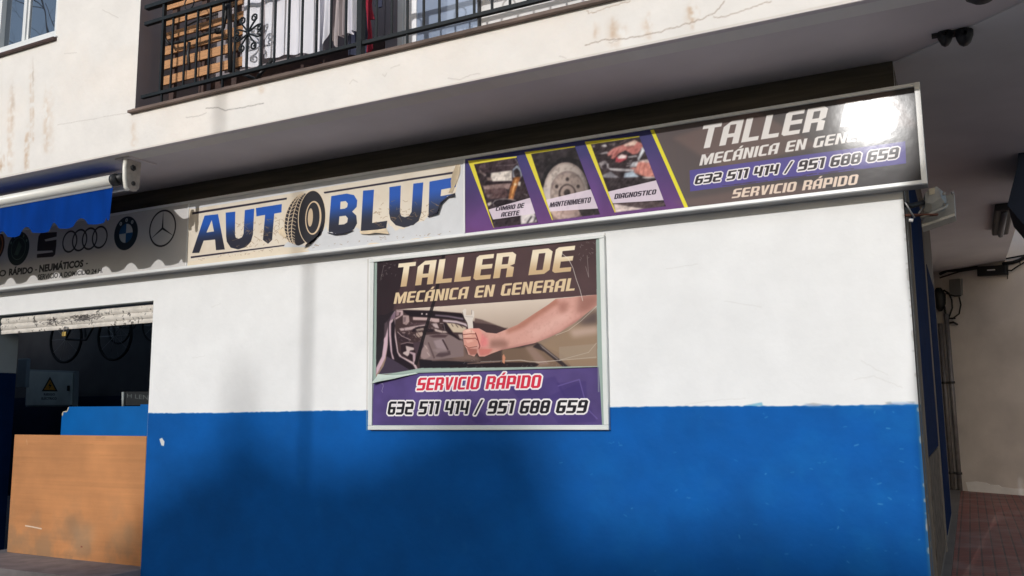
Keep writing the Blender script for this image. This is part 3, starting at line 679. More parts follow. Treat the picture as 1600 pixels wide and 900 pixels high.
# --- panel B: peeling name
pb = Canvas(X2, X1, zi0, zi1, 420, (206, 208, 212), YS)
nB = fbm(pb.h, pb.w, 26, 91, 5); pb.a *= (1+(nB-.5)*.05)[..., None]
c5 = crop(280, 225, 3.478)
def ragged(pts, amp=6, n=9, seed=4):
    g = random.Random(seed); o = []
    for i in range(len(pts)-1):
        for k in range(n):
            t = k/n; o.append((pts[i][0]*(1-t)+pts[i+1][0]*t+g.uniform(-amp, amp), pts[i][1]*(1-t)+pts[i+1][1]*t+g.uniform(-amp, amp)))
    o.append(pts[-1]); return o
torn = ragged([(1500, 265), (1455, 285), (1420, 320), (1400, 375), (1350, 392), (1330, 412), (1240, 450), (1170, 465), (1130, 430), (1125, 470), (990, 478), (960, 450), (920, 480), (860, 492), (808, 478), (790, 440), (760, 500), (690, 560), (660, 545), (600, 515), (570, 545)], 5, 6)
vin = pb.mask([pb.P(c5((40, 350), (80, 350), (580, 270), (780, 235), (1520, 105), (1528, 130), *torn, (560, 560), (100, 640), (40, 660)))])
pb.put(vin, (221, 211, 196)); 
vn = fbm(pb.h, pb.w, 60, 92, 5); pb.put(vin*np.clip((vn-.5)*3, 0, 1), (208, 192, 170), .45)
# remnants at the lower edge
for a, b_ in ((560, 700), (1010, 1230), (1260, 1400)):
    pts = ragged([(a, 640-(a-100)*.105), (b_, 640-(b_-100)*.105)], 6, 8, a)+[(b_, 652-(b_-100)*.105), (a, 652-(a-100)*.105)]
    pb.poly(c5(*pts), (224, 206, 180), .9)
pb.poly(c5((40, 640), (560, 560), (700, 560), (690, 575), (560, 600), (40, 670)), (226, 212, 190), .9)
ztop = at(*c5((600, 280))[0], YS)[2]
def grad(X, Z):
    # blue above, near black below, along each letter's height (measured down from the slanted top bar)
    t = np.clip((3.60-Z)/.40+X*0, 0, 1)[..., None]; t = np.clip((t-.22)/.62, 0, 1); t = t*t*(3-2*t)
    return np.array([26, 84, 178.])*(1-t)+np.array([34, 36, 52.])*t
mA = pb.mask([pb.P(c5((65, 592), (133, 388), (206, 380), (243, 572), (195, 576), (190, 518), (128, 524), (104, 590)))], [pb.P(c5((143, 480), (172, 412), (184, 474)))])
mA = np.maximum(mA, 0)
mA = np.minimum(mA, 1)
L_ = [mA]
L_.append(pb.mask([pb.P(c5((248, 372), (300, 366), (298, 490), (303, 508), (318, 514), (336, 506), (345, 486), (352, 358), (403, 350), (396, 490), (385, 530), (355, 560), (315, 572), (275, 562), (254, 530), (250, 500)))]))
L_.append(pb.mask([pb.P(c5((412, 347), (553, 325), (551, 370), (512, 377), (500, 520), (478, 541), (450, 520), (462, 384), (415, 392)))]))
L_.append(pb.mask([pb.P(c5((822, 282), (905, 268), (945, 276), (963, 305), (960, 340), (935, 366), (958, 388), (962, 430), (945, 462), (905, 482), (806, 492), (812, 400)))], [pb.P(c5((872, 312), (900, 308), (912, 322), (908, 342), (895, 350), (870, 353))), pb.P(c5((866, 392), (900, 388), (912, 402), (908, 425), (892, 435), (862, 438)))]))
L_.append(pb.mask([pb.P(c5((995, 252), (1054, 247), (1044, 428), (1126, 416), (1120, 461), (982, 474)))]))
L_.append(pb.mask([pb.P(c5((1138, 233), (1200, 224), (1195, 370), (1202, 390), (1222, 397), (1244, 390), (1258, 368), (1268, 214), (1322, 207), (1312, 370), (1298, 415), (1265, 442), (1218, 452), (1172, 440), (1144, 410), (1136, 375)))]))
L_.append(pb.mask([pb.P(c5((1356, 203), (1502, 177), (1498, 232), (1420, 246), (1416, 282), (1490, 268), (1486, 312), (1412, 326), (1408, 375), (1350, 395)))]))
for m_ in L_: pb.put(m_, grad, clip=vin)
for p_ in (((66, 370), (580, 290), (580, 300), (66, 382)), ((780, 259), (1502, 146), (1502, 157), (785, 268)), ((58, 610), (572, 546), (568, 553), (58, 620))):
    pb.poly(c5(*p_), (42, 36, 52), clip=np.maximum(vin, .0))
# crackle and small holes of the vinyl
for _ in range(95):
    x = random.choice([random.uniform(300, 560), random.uniform(1050, 1420)]); y = 505-(x-300)*.15+random.uniform(-70, 60)
    pts = ragged([(x, y), (x+random.uniform(-18, 18), y+random.uniform(-14, 14)), (x+random.uniform(-30, 30), y+random.uniform(-16, 20))], 2, 2, _)
    pb.line(c5(*pts), .0035, (150, 118, 84), .75, clip=vin)
for _ in range(60):
    x = random.choice([random.uniform(90, 560), random.uniform(640, 1500)]); y = 630-(x-60)*.108+random.uniform(-14, 4)
    pb.line(c5((x, y), (x+random.uniform(-12, 14), y+random.uniform(-6, 6))), .004, (140, 110, 84), .7)
# printed tyre standing for the letter O
ty = pb.P(c5((715, 395)))[0]; tx, tz = ty
up_ = (pb.P(c5((720, 250)))[0][1]-pb.P(c5((690, 560)))[0][1])/2
clipT = np.maximum(vin, pb.mask([pb.P(c5((560, 250), (800, 240), (800, 430), (690, 570), (560, 520)))]))
def sl_ell(cxp, cyp, rxp, ryp, lean=0., n=36):
    o = []
    for i in range(n):
        a = 2*math.pi*i/n; o.append((cxp+rxp*math.cos(a)+lean*math.sin(a)*ryp, cyp-ryp*math.sin(a)))
    return c5(*o)
pb.poly([*sl_ell(655, 410, 88, 142, .16)], (40, 37, 44), clip=clipT)
for k in (0.02, .30, .62):
    pts = []
    for j in range(22):
        a = -82+j*7.8; pts.append((655+.16*142*math.sin(R(a))-88*math.cos(R(a))*(1-k*.8), 410-142*math.sin(R(a))))
    pb.line(c5(*pts), .011, (222, 202, 176), .95, clip=clipT)
for k in range(3):
    for j in range(20):
        a = -78+j*8.2; cxp = 655+.16*142*math.sin(R(a))-88*math.cos(R(a))*(1-.24*k)+2; cyp = 410-142*math.sin(R(a)); wj = 20*max(.2, math.cos(R(a)))
        pb.line(c5((cxp, cyp+(3 if k % 2 else -5)), (cxp+wj*.5, cyp-2), (cxp+wj, cyp+(-6 if k % 2 else 4))), .007, (214, 194, 168), .9, clip=clipT)
pb.poly([*sl_ell(716, 398, 76, 148, .04)], (226, 206, 178), clip=clipT); pb.poly([*sl_ell(717, 398, 72, 145, .04)], (36, 35, 42), clip=clipT)
pb.poly([*sl_ell(724, 400, 44, 92, .05)], (214, 190, 160), clip=clipT); pb.poly([*sl_ell(722, 400, 36, 84, .05)], (36, 35, 42), clip=clipT)
pb.poly([*sl_ell(708, 398, 14, 50, .05)], (214, 190, 160), .9, clip=clipT)
# --- panel C: services
pcn = Canvas(X1, sx1-.03, zi0, zi1, 420, (70, 56, 110), YS)
c6 = crop(715, 190, 4.324); c7 = crop(1050, 120, 3.902)
nC = fbm(pcn.h, pcn.w, 140, 101, 4)[..., None]; vz = (np.clip((pcn.Z-zi0)/(zi1-zi0), 0, 1)*np.ones((pcn.h, pcn.w)))[..., None]
pcn.a = np.array([102, 64, 116])*(1-vz)+np.array([60, 62, 112])*vz; pcn.a = pcn.a*(.86+.28*nC)
for p_ in (((60, 700), (300, 400), (420, 500), (200, 760)), ((560, 300), (880, 240), (1000, 700), (700, 720)), ((880, 330), (960, 300), (960, 600), (880, 560))):
    pcn.poly(c6(*p_), (120, 80, 150), .25, soft=.02)
def bgd(X, Z): 
    t = np.clip((X+3.0)/2.8, 0, 1)[..., None]+Z[..., None]*0; return np.array([112, 98, 98.])*(1-t)+np.array([62, 60, 62.])*t
div = [(1298, 55), (1322, 50), (1557, 580), (1533, 587)]
pcn.poly(c6((1298, 55), (1250, -60), (5000, -800), (5000, 500), (1557, 600)), bgd)
for p_ in (((0, 370), (500, 200), (900, 420), (300, 560)), ((0, 760), (700, 640), (1100, 720), (500, 860)), ((900, 60), (1300, 20), (1500, 300), (1200, 320))):
    pcn.poly(c7(*p_), (128, 104, 98), .45, soft=.015)
pcn.poly(c6(*div), (226, 216, 62))
# three photographs with captions
def quadclip(*p): return pcn.mask([pcn.P(c6(*p))])
YL = (224, 210, 70)
k1 = quadclip((105, 285), (395, 240), (540, 680), (240, 715)); k2 = quadclip((490, 215), (790, 168), (960, 625), (640, 665)); k3 = quadclip((895, 150), (1225, 100), (1405, 570), (1065, 612))
for p_ in (((65, 262), (395, 232), (395, 240), (105, 285), (245, 715), (238, 716)), ((448, 203), (790, 162), (790, 170), (492, 216), (642, 662), (634, 664)), ((855, 133), (1225, 94), (1225, 102), (897, 151), (1067, 610), (1058, 612))):
    pcn.poly(c6(*p_), YL)
nf = fbm(pcn.h, pcn.w, 30, 103, 5)[..., None]
for k, c in ((k1, (46, 36, 42)), (k2, (50, 44, 48)), (k3, (44, 36, 42))): pcn.put(k, lambda X, Z: np.array(c)*(.5+nf))
g1 = crop(720, 235, 7.2); g3 = crop(910, 205, 6.923)
shapes(pcn, g1, [(((150, 150), (600, 70), (640, 130), (600, 210), (330, 240), (200, 260)), (58, 44, 50)), (((190, 170), (260, 150), (290, 200), (240, 220)), (86, 68, 74), .7), (((200, 210), (280, 270), (270, 290), (210, 250)), (130, 112, 112), .8), (((330, 250), (570, 220), (565, 280), (570, 340), (350, 345), (330, 300)), (226, 216, 208)), (((280, 300), (330, 300), (345, 335), (290, 335)), (140, 122, 118)),
 (((240, 350), (560, 345), (560, 370), (240, 390)), (40, 28, 34)), (((240, 395), (460, 368), (560, 365), (530, 440), (480, 420), (300, 440), (250, 430)), (160, 134, 130), .9), (((250, 440), (480, 420), (530, 470), (500, 540), (300, 540), (270, 500)), (84, 62, 64)), (((280, 500), (350, 485), (340, 510), (290, 530)), (128, 110, 112), .8),
 (((600, 370), (700, 330), (760, 520), (620, 550), (600, 480)), (50, 38, 42)), (((575, 210), (625, 160), (670, 220), (680, 290), (640, 320), (580, 300)), (150, 160, 176)), (((585, 225), (625, 192), (662, 235), (665, 290), (620, 310), (590, 280)), (44, 36, 40)), (((590, 300), (665, 290), (640, 370), (600, 470), (580, 570), (525, 555), (545, 430)), (150, 92, 50)), (((600, 320), (625, 320), (570, 520), (550, 540)), (224, 160, 96)), (((640, 350), (670, 350), (660, 400), (635, 390)), (206, 196, 188)), (((590, 365), (625, 370), (610, 395), (590, 385)), (226, 206, 170)),
 (((370, 590), (400, 555), (520, 545), (590, 550), (620, 570), (500, 610), (400, 640)), (30, 22, 28)), (((290, 590), (335, 575), (340, 600), (305, 625)), (216, 206, 198)), (((350, 770), (660, 750), (680, 830), (370, 870)), (50, 40, 46)), (((660, 600), (790, 590), (850, 800), (670, 830)), (214, 206, 206)), (((780, 740), (800, 735), (750, 815), (730, 815)), (50, 44, 50)), (((830, 745), (850, 740), (825, 800), (805, 805)), (50, 44, 50))], k1)
strokes(pcn, g1, [(((350, 590), (380, 560), (440, 545), (540, 545), (610, 560)), .005, (200, 194, 196), .9), (((350, 590), (365, 620)), .004, (200, 194, 196), .9), (((390, 170), (590, 160), (625, 140)), .004, (160, 150, 156), .8), (((330, 285), (565, 283)), .003, (170, 158, 150), .7), (((600, 80), (640, 150), (680, 280)), .004, (170, 180, 200), .8), (((700, 485), (740, 500)), .005, (170, 164, 168), .8)], k1)
shapes(pcn, g3, [(((90, 140), (620, 60), (800, 520), (250, 640)), (48, 38, 42)), (((190, 155), (240, 135), (265, 160), (230, 165)), (210, 204, 206)), (((100, 150), (130, 150), (125, 175), (105, 170)), (120, 112, 116)), (((270, 130), (350, 120), (340, 150), (280, 150)), (104, 92, 96)),
 (((260, 235), (330, 180), (440, 140), (560, 90), (640, 130), (650, 160), (590, 240), (540, 250), (460, 200), (400, 230), (330, 300), (300, 290), (320, 250), (270, 265)), (190, 118, 112)), (((440, 145), (560, 92), (590, 110), (560, 150), (450, 160)), (226, 196, 182)), (((170, 240), (260, 215), (280, 235), (200, 245)), (190, 186, 190), .8), (((640, 165), (675, 200), (600, 320), (590, 290), (620, 230)), (226, 230, 238)), (((355, 280), (420, 245), (480, 260), (470, 300), (400, 335), (350, 330)), (170, 66, 76)), (((375, 270), (420, 245), (475, 262), (465, 290), (380, 295)), (230, 214, 212)),
 (((480, 270), (590, 255), (590, 272), (490, 285)), (190, 186, 190)), (((540, 330), (600, 320), (590, 380), (500, 390)), (200, 200, 206)), (((600, 330), (720, 300), (790, 490), (700, 495), (590, 460), (550, 440)), (206, 136, 124)), (((590, 310), (710, 300), (740, 340), (620, 330)), (224, 206, 200), .8), (((510, 395), (560, 385), (580, 410), (530, 415)), (206, 140, 130)),
 (((170, 340), (240, 310), (280, 350), (270, 400), (200, 400)), (150, 142, 146)), (((200, 370), (250, 350), (270, 430), (220, 440)), (56, 46, 52)), (((280, 395), (540, 405), (560, 430), (420, 430), (300, 420)), (190, 186, 190)), (((210, 470), (300, 430), (350, 470), (400, 500), (220, 500)), (132, 130, 138)), (((450, 450), (540, 430), (610, 490), (440, 500)), (170, 184, 200)), (((640, 490), (790, 490), (780, 510), (650, 515)), (196, 190, 190)), (((235, 510), (790, 505), (800, 530), (270, 640)), (44, 36, 40)),
 (((330, 775), (800, 750), (895, 775), (880, 800), (680, 840)), (84, 70, 72)), (((330, 780), (680, 840), (355, 880)), (224, 206, 200))], k3)
strokes(pcn, g3, [(((630, 330), (600, 450)), .006, (140, 78, 70), .8), (((670, 350), (650, 480)), .006, (140, 78, 70), .8), (((710, 370), (700, 490)), .005, (150, 90, 80), .8), (((330, 210), (300, 260)), .006, (130, 66, 66), .8), (((390, 190), (340, 260)), .006, (130, 66, 66), .8), (((265, 350), (280, 400), (300, 412)), .005, (200, 196, 200), .8), (((470, 375), (520, 360)), .006, (190, 186, 190), .8), (((480, 345), (520, 340)), .006, (190, 186, 190), .8), (((500, 320), (525, 315)), .006, (190, 186, 190), .8), (((370, 100), (420, 80)), .006, (140, 100, 100), .7), (((400, 130), (470, 90)), .006, (140, 100, 100), .7)], k3)
def ring6(cx_, cy_, rx, ry, c, k, al=1): pcn.put(pcn.mask([pcn.P(c6(*[(cx_+rx*math.cos(a), cy_+ry*math.sin(a)) for a in np.linspace(0, 2*math.pi, 40)[:-1]]))]), c, al, clip=k)
ring6(740, 450, 185, 210, (28, 26, 30), k2); ring6(728, 470, 152, 198, (176, 160, 154), k2); ring6(728, 470, 140, 184, (208, 196, 188), k2, .8); ring6(740, 480, 120, 150, (150, 134, 130), k2)
ring6(742, 485, 112, 140, (178, 160, 152), k2); ring6(738, 490, 60, 70, (70, 58, 58), k2); ring6(738, 482, 48, 54, (168, 148, 140), k2); ring6(736, 480, 22, 26, (60, 50, 50), k2)
for a in range(0, 360, 60): ring6(738+84*math.cos(R(a+30)), 485-98*math.sin(R(a+30)), 12, 13, (64, 54, 54), k2)
pcn.poly(c6((570, 440), (620, 450), (600, 530), (575, 520)), (190, 180, 180), .6, clip=k2); pcn.poly(c6((630, 600), (900, 560), (920, 630), (640, 664)), (206, 170, 160), .6, clip=k2)
ring6(870, 560, 60, 90, (30, 28, 32), k2, .8)
kk = np.maximum(np.maximum(k1, k2), k3)
nk = fbm(pcn.h, pcn.w, 12, 141, 4); pcn.put(kk*np.clip((nk-.55)*8, 0, 1), (214, 206, 204), .10); pcn.put(kk*np.clip((.45-nk)*8, 0, 1), (22, 18, 22), .22)
nq = fbm(pcn.h, pcn.w, 22, 143, 4); eq = (nq-np.roll(np.roll(nq, 2, 0), -2, 1))*10
pcn.a = pcn.a+(kk*np.clip(eq, -1, 1)*(1-.75*k2))[..., None]*np.array([16, 15, 15.])
nk = np.clip((pcn.X-pcn.P(c6((728, 450)))[0][0])*4+.3, 0, 1)*np.ones((pcn.h, pcn.w)); pcn.put(k2*nk, (30, 26, 28), .35)
for k_ in range(3): pcn.a[..., k_] = pcn.a[..., k_]*(1-kk)+blur(pcn.a[..., k_], 2)*kk
LB = (222, 208, 222)
for k, p_ in ((k1, ((205, 592), (488, 512), (525, 618), (235, 660))), (k2, ((583, 528), (895, 455), (948, 585), (612, 606))), (k3, ((1008, 472), (1342, 393), (1400, 528), (1045, 550)))): pcn.poly(c6(*p_), LB, .92, clip=k)

DK = (40, 34, 44)
for t_, q0 in (('CAMBIO DE', ((257, 577), (448, 547), (440, 580), (252, 602))), ('ACEITE', ((294, 612), (414, 598), (408, 630), (288, 642))), ('MANTENIMIENTO', ((624, 545), (900, 508), (892, 545), (616, 578))), ('DIAGNOSTICO', ((1062, 487), (1342, 455), (1334, 488), (1054, 522)))):
    pcn.put(block_text(pcn, t_, c6(*q0)), DK)
WH = (222, 218, 216)
pcn.poly(c7((105, 568), (1422, 390), (1427, 525), (108, 697)), (86, 78, 150), .92)
for _ in range(16):
    x = random.uniform(250, 1200); y = 690-(x-100)*.13; pcn.line(c7((x, y), (x+random.uniform(40, 140), y-random.uniform(2, 16))), .006, (70, 60, 70), .7)
pcn.put(block_text(pcn, 'TALLER DE', c7((190, 293), (1328, 112), (1294, 262), (154, 440))), WH)
pcn.put(block_text(pcn, 'MECÁNICA EN GENERAL', c7((180, 472), (1348, 290), (1330, 358), (163, 540))), WH)
ph = block_text(pcn, '632 511 414 / 951 688 659', c7((148, 600), (1388, 424), (1374, 494), (133, 655)))
pcn.put(dilate(ph, 4), (236, 232, 234)); pcn.put(ph, (50, 44, 50))
pcn.put(block_text(pcn, 'SERVICIO RÁPIDO', c7((376, 682), (1139, 590), (1125, 654), (361, 739))), (226, 206, 190))

def panel(name, cv, label=None, **k):
    m_ = cv.material(name+'_print', **k)
    nx = max(2, int((cv.x1-cv.x0)/.25)); v = []; f = []
    g = random.Random(len(name))
    for i in range(nx+1):
        for j in range(4):
            x = cv.x0+(cv.x1-cv.x0)*i/nx; z = cv.z0+(cv.z1-cv.z0)*j/3
            v.append((x, YS+.012, z))
    for i in range(nx):
        for j in range(3): f.append((i*4+j, (i+1)*4+j, (i+1)*4+j+1, i*4+j+1))
    o = obj(name, v, f, m_, sg, uv=cv.uv())
    if label: o['label'] = label
    return o
panel('makes_panel', pa_, 'pale panel with car badges and tyre service lettering', rough=.45, spec=.35, bump=.02, bscale=10)
panel('name_panel', pb, 'peeling cream panel with the large blue name and printed tyre', rough=.5, spec=.35, bump=.12, bscale=26, bd=.004)
panel('services_panel', pcn, 'purple and brown panel with three photographs and telephone numbers', rough=.6, spec=.15, coat=.095, crough=.105, bump=.08, bscale=5, bd=.006)
box('back_box', sx0, sx1, YS+.03, -.003, zb+.003, zt-.003, M['alu_grey'], sg)
box('frame_rail', sx0, sx1, YS-.004, YS+.029, zb, zb+.026, M['alu_white'], sg, b=.003)
box('frame_rail', sx0, sx1, YS-.004, YS+.029, zt-.026, zt, M['alu_white'], sg, b=.003)
box('frame_stile', sx1-.034, sx1+.002, YS-.006, YS+.031, zb-.001, zt+.001, M['alu_white'], sg, b=.003)
for x in (X1, X2): box('panel_joint', x-.006, x+.006, YS+.004, YS+.03, zb+.033, zt-.022, M['alu_white'], sg)
# curled flaps of vinyl
def flap(pts_px, out, seed=0):
    """strip of vinyl: attached edge in pts_px[0], free edge in pts_px[1], curling out of the sign"""
    A, Bf = pts_px; n = len(A); v = []; f = []; m_ = 5
    for i in range(n):
        a = np.array(at(*c5(A[i])[0], YS+.010)); b_ = np.array(at(*c5(Bf[i])[0], YS+.010))
        for j in range(m_):
            t = j/(m_-1); p = a+(b_-a)*t; p[1] -= .004+out*(t**1.6)*(.6+.4*math.sin(i*2.1+seed)); v.append(p)
    for i in range(n-1):
        for j in range(m_-1): f.append((i*m_+j, (i+1)*m_+j, (i+1)*m_+j+1, i*m_+j+1))
    return v, f
M['vinyl'] = mat('aged_cream_vinyl', (214, 196, 168), .6, .15, 12); M['vinyl_dark'] = mat('aged_dark_vinyl', (42, 42, 54), .5, .2, 12)
for A_, B_, o_, mm in (([(1528, 112), (1526, 160), (1512, 200), (1496, 235), (1485, 262)], [(1508, 118), (1503, 160), (1488, 205), (1482, 240), (1478, 272)], .05, 'vinyl'),
                       ([(790, 420), (770, 470), (730, 515), (690, 545)], [(778, 450), (760, 500), (715, 545), (680, 567)], .04, 'vinyl_dark'),
                       ([(980, 474), (1030, 470), (1080, 466), (1126, 458)], [(992, 490), (1035, 492), (1085, 486), (1145, 492)], .035, 'vinyl'),
                       ([(540, 470), (560, 460), (575, 470), (585, 500)], [(548, 492), (556, 492), (566, 500), (578, 512)], .03, 'vinyl'),
                       ([(1350, 392), (1400, 370), (1420, 318), (1460, 285), (1500, 265)], [(1358, 400), (1412, 380), (1432, 325), (1466, 294), (1502, 285)], .03, 'vinyl_dark'),
                       ([(806, 480), (850, 488), (900, 482), (945, 468)], [(812, 486), (852, 497), (905, 490), (950, 472)], .02, 'vinyl_dark')):
    v, f = flap((A_, B_), o_, len(A_)); obj('vinyl_flap', v, f, M[mm], sg, smooth=True)

# ================================================================== POSTER BOARD
YB = -.028
bd = thing('poster_board', 'white framed poster of a mechanic holding a spanner over an engine, on the two-tone wall', 'poster board')
bx0, bx1, bz0, bz1 = -4.80, -2.503, 1.412, 2.955
po = Canvas(bx0+.03, bx1-.03, bz0+.03, bz1-.02, 430, (150, 168, 160), YB)
c1 = crop(565, 355, 4.09); cb = crop(565, 460, 3.913)
film = po.mask([po.P(c1((97, 205), (1497, 58), (1507, 893), (380, 900), (350, 905), (240, 925), (90, 960)))])
def bgf(X, Z):
    t = np.clip((2.55-Z)/.5+X*0, 0, 1)[..., None]; return np.array([222, 208, 194.])*(1-t)+np.array([146, 124, 110.])*t
po.put(film, bgf)
po.poly(c1((1000, 700), (1300, 640), (1520, 560), (1520, 900), (1000, 900)), (126, 108, 94), .75, soft=.05, clip=film)
po.poly(c1((1400, 540), (1520, 520), (1520, 640), (1440, 660)), (88, 74, 70), .7, soft=.04, clip=film)
# dark garage bay, bonnet edge and wing of the car
cE = crop(585, 475, 7.825); cF = crop(700, 470, 6.667)
po.poly(c1((60, 180), (360, 180), (215, 525), (170, 600), (120, 900), (60, 960)), (44, 40, 46), clip=film)
# body of the car: bonnet line, engine bay, wing
shapes(po, cE, [(((250, 65), (700, 80), (1060, 110), (1140, 200), (1480, 255), (1700, 330), (2300, 620), (2450, 830), (540, 830), (250, 740), (190, 400)), (66, 50, 52)),
 (((720, 480), (1500, 500), (2000, 520), (2300, 700), (2300, 820), (600, 830), (540, 680)), (74, 60, 56), .9, .01),
 (((880, 380), (1100, 450), (1120, 600), (1250, 640), (1300, 690), (1000, 690), (860, 640)), (128, 104, 96), .8, .012),
 (((590, 380), (860, 360), (1000, 400), (1080, 460), (1090, 640), (700, 690), (560, 670)), (128, 110, 110), .95, .004),
 (((660, 390), (780, 370), (900, 380), (860, 410), (720, 410)), (72, 54, 58), .9), (((720, 450), (850, 420), (880, 560), (760, 540)), (156, 138, 142), .8, .006),
 (((740, 640), (800, 580), (920, 570), (930, 620), (820, 650)), (76, 60, 64), .85, .004), (((700, 560), (860, 540), (900, 590), (780, 600)), (150, 132, 134), .6, .006),
 (((590, 520), (640, 500), (690, 640), (600, 680), (560, 640)), (158, 136, 134), .8, .003),
 (((820, 435), (840, 430), (905, 560), (890, 565)), (60, 44, 48)), (((650, 470), (662, 465), (740, 660), (722, 670)), (84, 66, 68), .8),
 (((340, 80), (700, 85), (1070, 115), (1130, 215), (900, 180), (700, 170), (420, 150)), (34, 26, 32)), (((740, 128), (900, 140), (1080, 170), (1090, 195), (900, 160), (740, 145)), (134, 118, 132), .8),
 (((470, 158), (650, 165), (790, 180), (790, 222), (740, 225), (640, 200), (470, 195)), (190, 164, 162)), (((830, 190), (1000, 205), (1120, 240), (1140, 280), (1060, 250), (900, 225), (840, 215)), (196, 178, 182)),
 (((870, 230), (960, 235), (1130, 290), (1080, 350), (960, 345)), (196, 178, 156)), (((430, 240), (630, 225), (640, 245), (440, 258)), (92, 72, 78), .8),
 (((345, 135), (420, 140), (425, 215), (390, 255), (345, 240)), (168, 144, 142)), (((350, 160), (385, 155), (380, 215), (350, 230)), (110, 92, 96), .8),
 (((300, 300), (420, 280), (640, 245), (640, 262), (500, 290), (440, 320), (320, 328)), (178, 156, 156)), (((460, 320), (500, 285), (600, 275), (620, 300), (520, 330), (470, 345)), (44, 32, 38)),
 (((500, 310), (600, 290), (600, 318), (520, 330)), (150, 134, 126)), (((510, 350), (580, 340), (600, 380), (540, 410), (505, 380)), (172, 150, 140)), (((690, 240), (760, 235), (790, 300), (740, 290)), (186, 166, 166)),
 (((730, 300), (830, 330), (930, 330), (930, 348), (820, 352), (740, 330)), (190, 170, 164)), (((640, 300), (720, 300), (720, 340), (640, 350)), (40, 30, 36)), (((840, 230), (880, 235), (950, 350), (1060, 440), (1030, 440), (900, 360), (830, 290)), (38, 28, 34)),
 (((1020, 370), (1070, 370), (1080, 430), (1040, 420)), (170, 152, 146)), (((270, 340), (420, 380), (430, 460), (300, 470), (265, 420)), (54, 40, 46)), (((320, 480), (470, 475), (500, 580), (470, 720), (320, 600)), (44, 32, 38)),
 (((380, 510), (480, 535), (480, 560), (430, 570), (420, 620), (400, 640), (345, 605), (350, 590), (390, 575)), (192, 172, 170)), (((430, 580), (500, 600), (495, 700), (470, 715), (465, 620), (425, 600)), (176, 150, 158)), (((470, 470), (600, 460), (600, 520), (520, 640), (480, 540)), (74, 58, 66)),
 (((540, 675), (700, 690), (1000, 700), (1250, 720), (1260, 790), (560, 830)), (30, 26, 34), .95), (((700, 680), (900, 672), (1100, 690), (1100, 700), (860, 690), (700, 698)), (120, 98, 96), .7)], film)
strokes(po, cE, [(((940, 245), (960, 275)), .006, (60, 46, 48), .9), (((990, 250), (1020, 285)), .006, (60, 46, 48), .9), (((1045, 262), (1080, 290)), .006, (60, 46, 48), .9), (((900, 225), (1000, 235), (1090, 260), (1140, 300)), .006, (48, 36, 42), .9),
 (((280, 340), (330, 390), (440, 440)), .006, (190, 168, 170), .9), (((320, 490), (400, 470), (470, 480)), .006, (160, 138, 142), .9), (((460, 340), (480, 310), (540, 280), (620, 275)), .007, (30, 22, 28), 1), (((610, 500), (640, 545)), .005, (210, 190, 186), .8), (((640, 590), (670, 630)), .005, (210, 190, 186), .8),
 (((480, 370), (510, 410)), .004, (214, 196, 190), .8), (((520, 350), (560, 400)), .004, (60, 44, 48), .9), (((845, 250), (860, 320)), .004, (200, 184, 182), .8), (((800, 235), (840, 240)), .005, (210, 192, 190), .8), (((690, 300), (760, 310)), .004, (170, 150, 150), .8), (((340, 350), (370, 350)), .012, (150, 128, 130), .8), (((410, 365), (430, 360)), .01, (130, 110, 112), .8)], film)
for q_ in ((580, 120), (636, 124)): po.put(po.mask([po.ell(*po.P(cE(q_))[0], .009, .008, 10)]), (206, 190, 190))
gq_ = random.Random(12)
for _ in range(150):
    x = gq_.uniform(300, 880); y = gq_.uniform(200, 470)+(-.0)*x; c_ = gq_.choice([(30, 22, 28), (44, 34, 40), (176, 156, 156), (120, 98, 100)])
    po.line(cE((x, y), (x+gq_.uniform(-26, 26), y+gq_.uniform(-12, 14))), gq_.uniform(.002, .005), c_, .6, clip=film*(1-po.mask([po.P(cE((600, 370), (900, 350), (900, 700), (600, 700)))])))
# wing, its rubber seal and grille
shapes(po, cE, [(((240, 95), (260, 80), (250, 170), (200, 200), (160, 240), (150, 210)), (124, 102, 116)), (((120, 240), (150, 210), (165, 250), (165, 400), (150, 560), (130, 660), (60, 800), (20, 870), (20, 780), (90, 640), (110, 480)), (200, 170, 182)),
 (((165, 240), (250, 180), (250, 350), (300, 600), (540, 830), (350, 850), (140, 850), (140, 640), (160, 500)), (36, 28, 36)), (((175, 215), (200, 195), (230, 200), (200, 240), (200, 380), (215, 600), (240, 680), (215, 670), (190, 560), (175, 380)), (186, 160, 170)),
 (((250, 180), (240, 175), (255, 350), (290, 590), (330, 640), (490, 720), (545, 830), (520, 830), (470, 740), (300, 640), (275, 590), (245, 400)), (196, 172, 176)), (((260, 75), (345, 75), (350, 130), (260, 190), (250, 170), (310, 140), (320, 100), (270, 100)), (186, 160, 162)), (((262, 95), (300, 90), (300, 135), (262, 150)), (150, 124, 130))], film)
gr_ = po.mask([po.P(cE((150, 640), (235, 690), (420, 800), (420, 830), (40, 870), (110, 760)))])*film; po.put(gr_, (64, 54, 70))
for k in range(30): po.line(cE((60+k*13, 880), (110+k*13, 640)), .002, (140, 120, 140), .5, clip=gr_)
for k in range(16): po.line(cE((20, 650+k*15), (430, 665+k*15)), .002, (30, 24, 34), .6, clip=gr_)
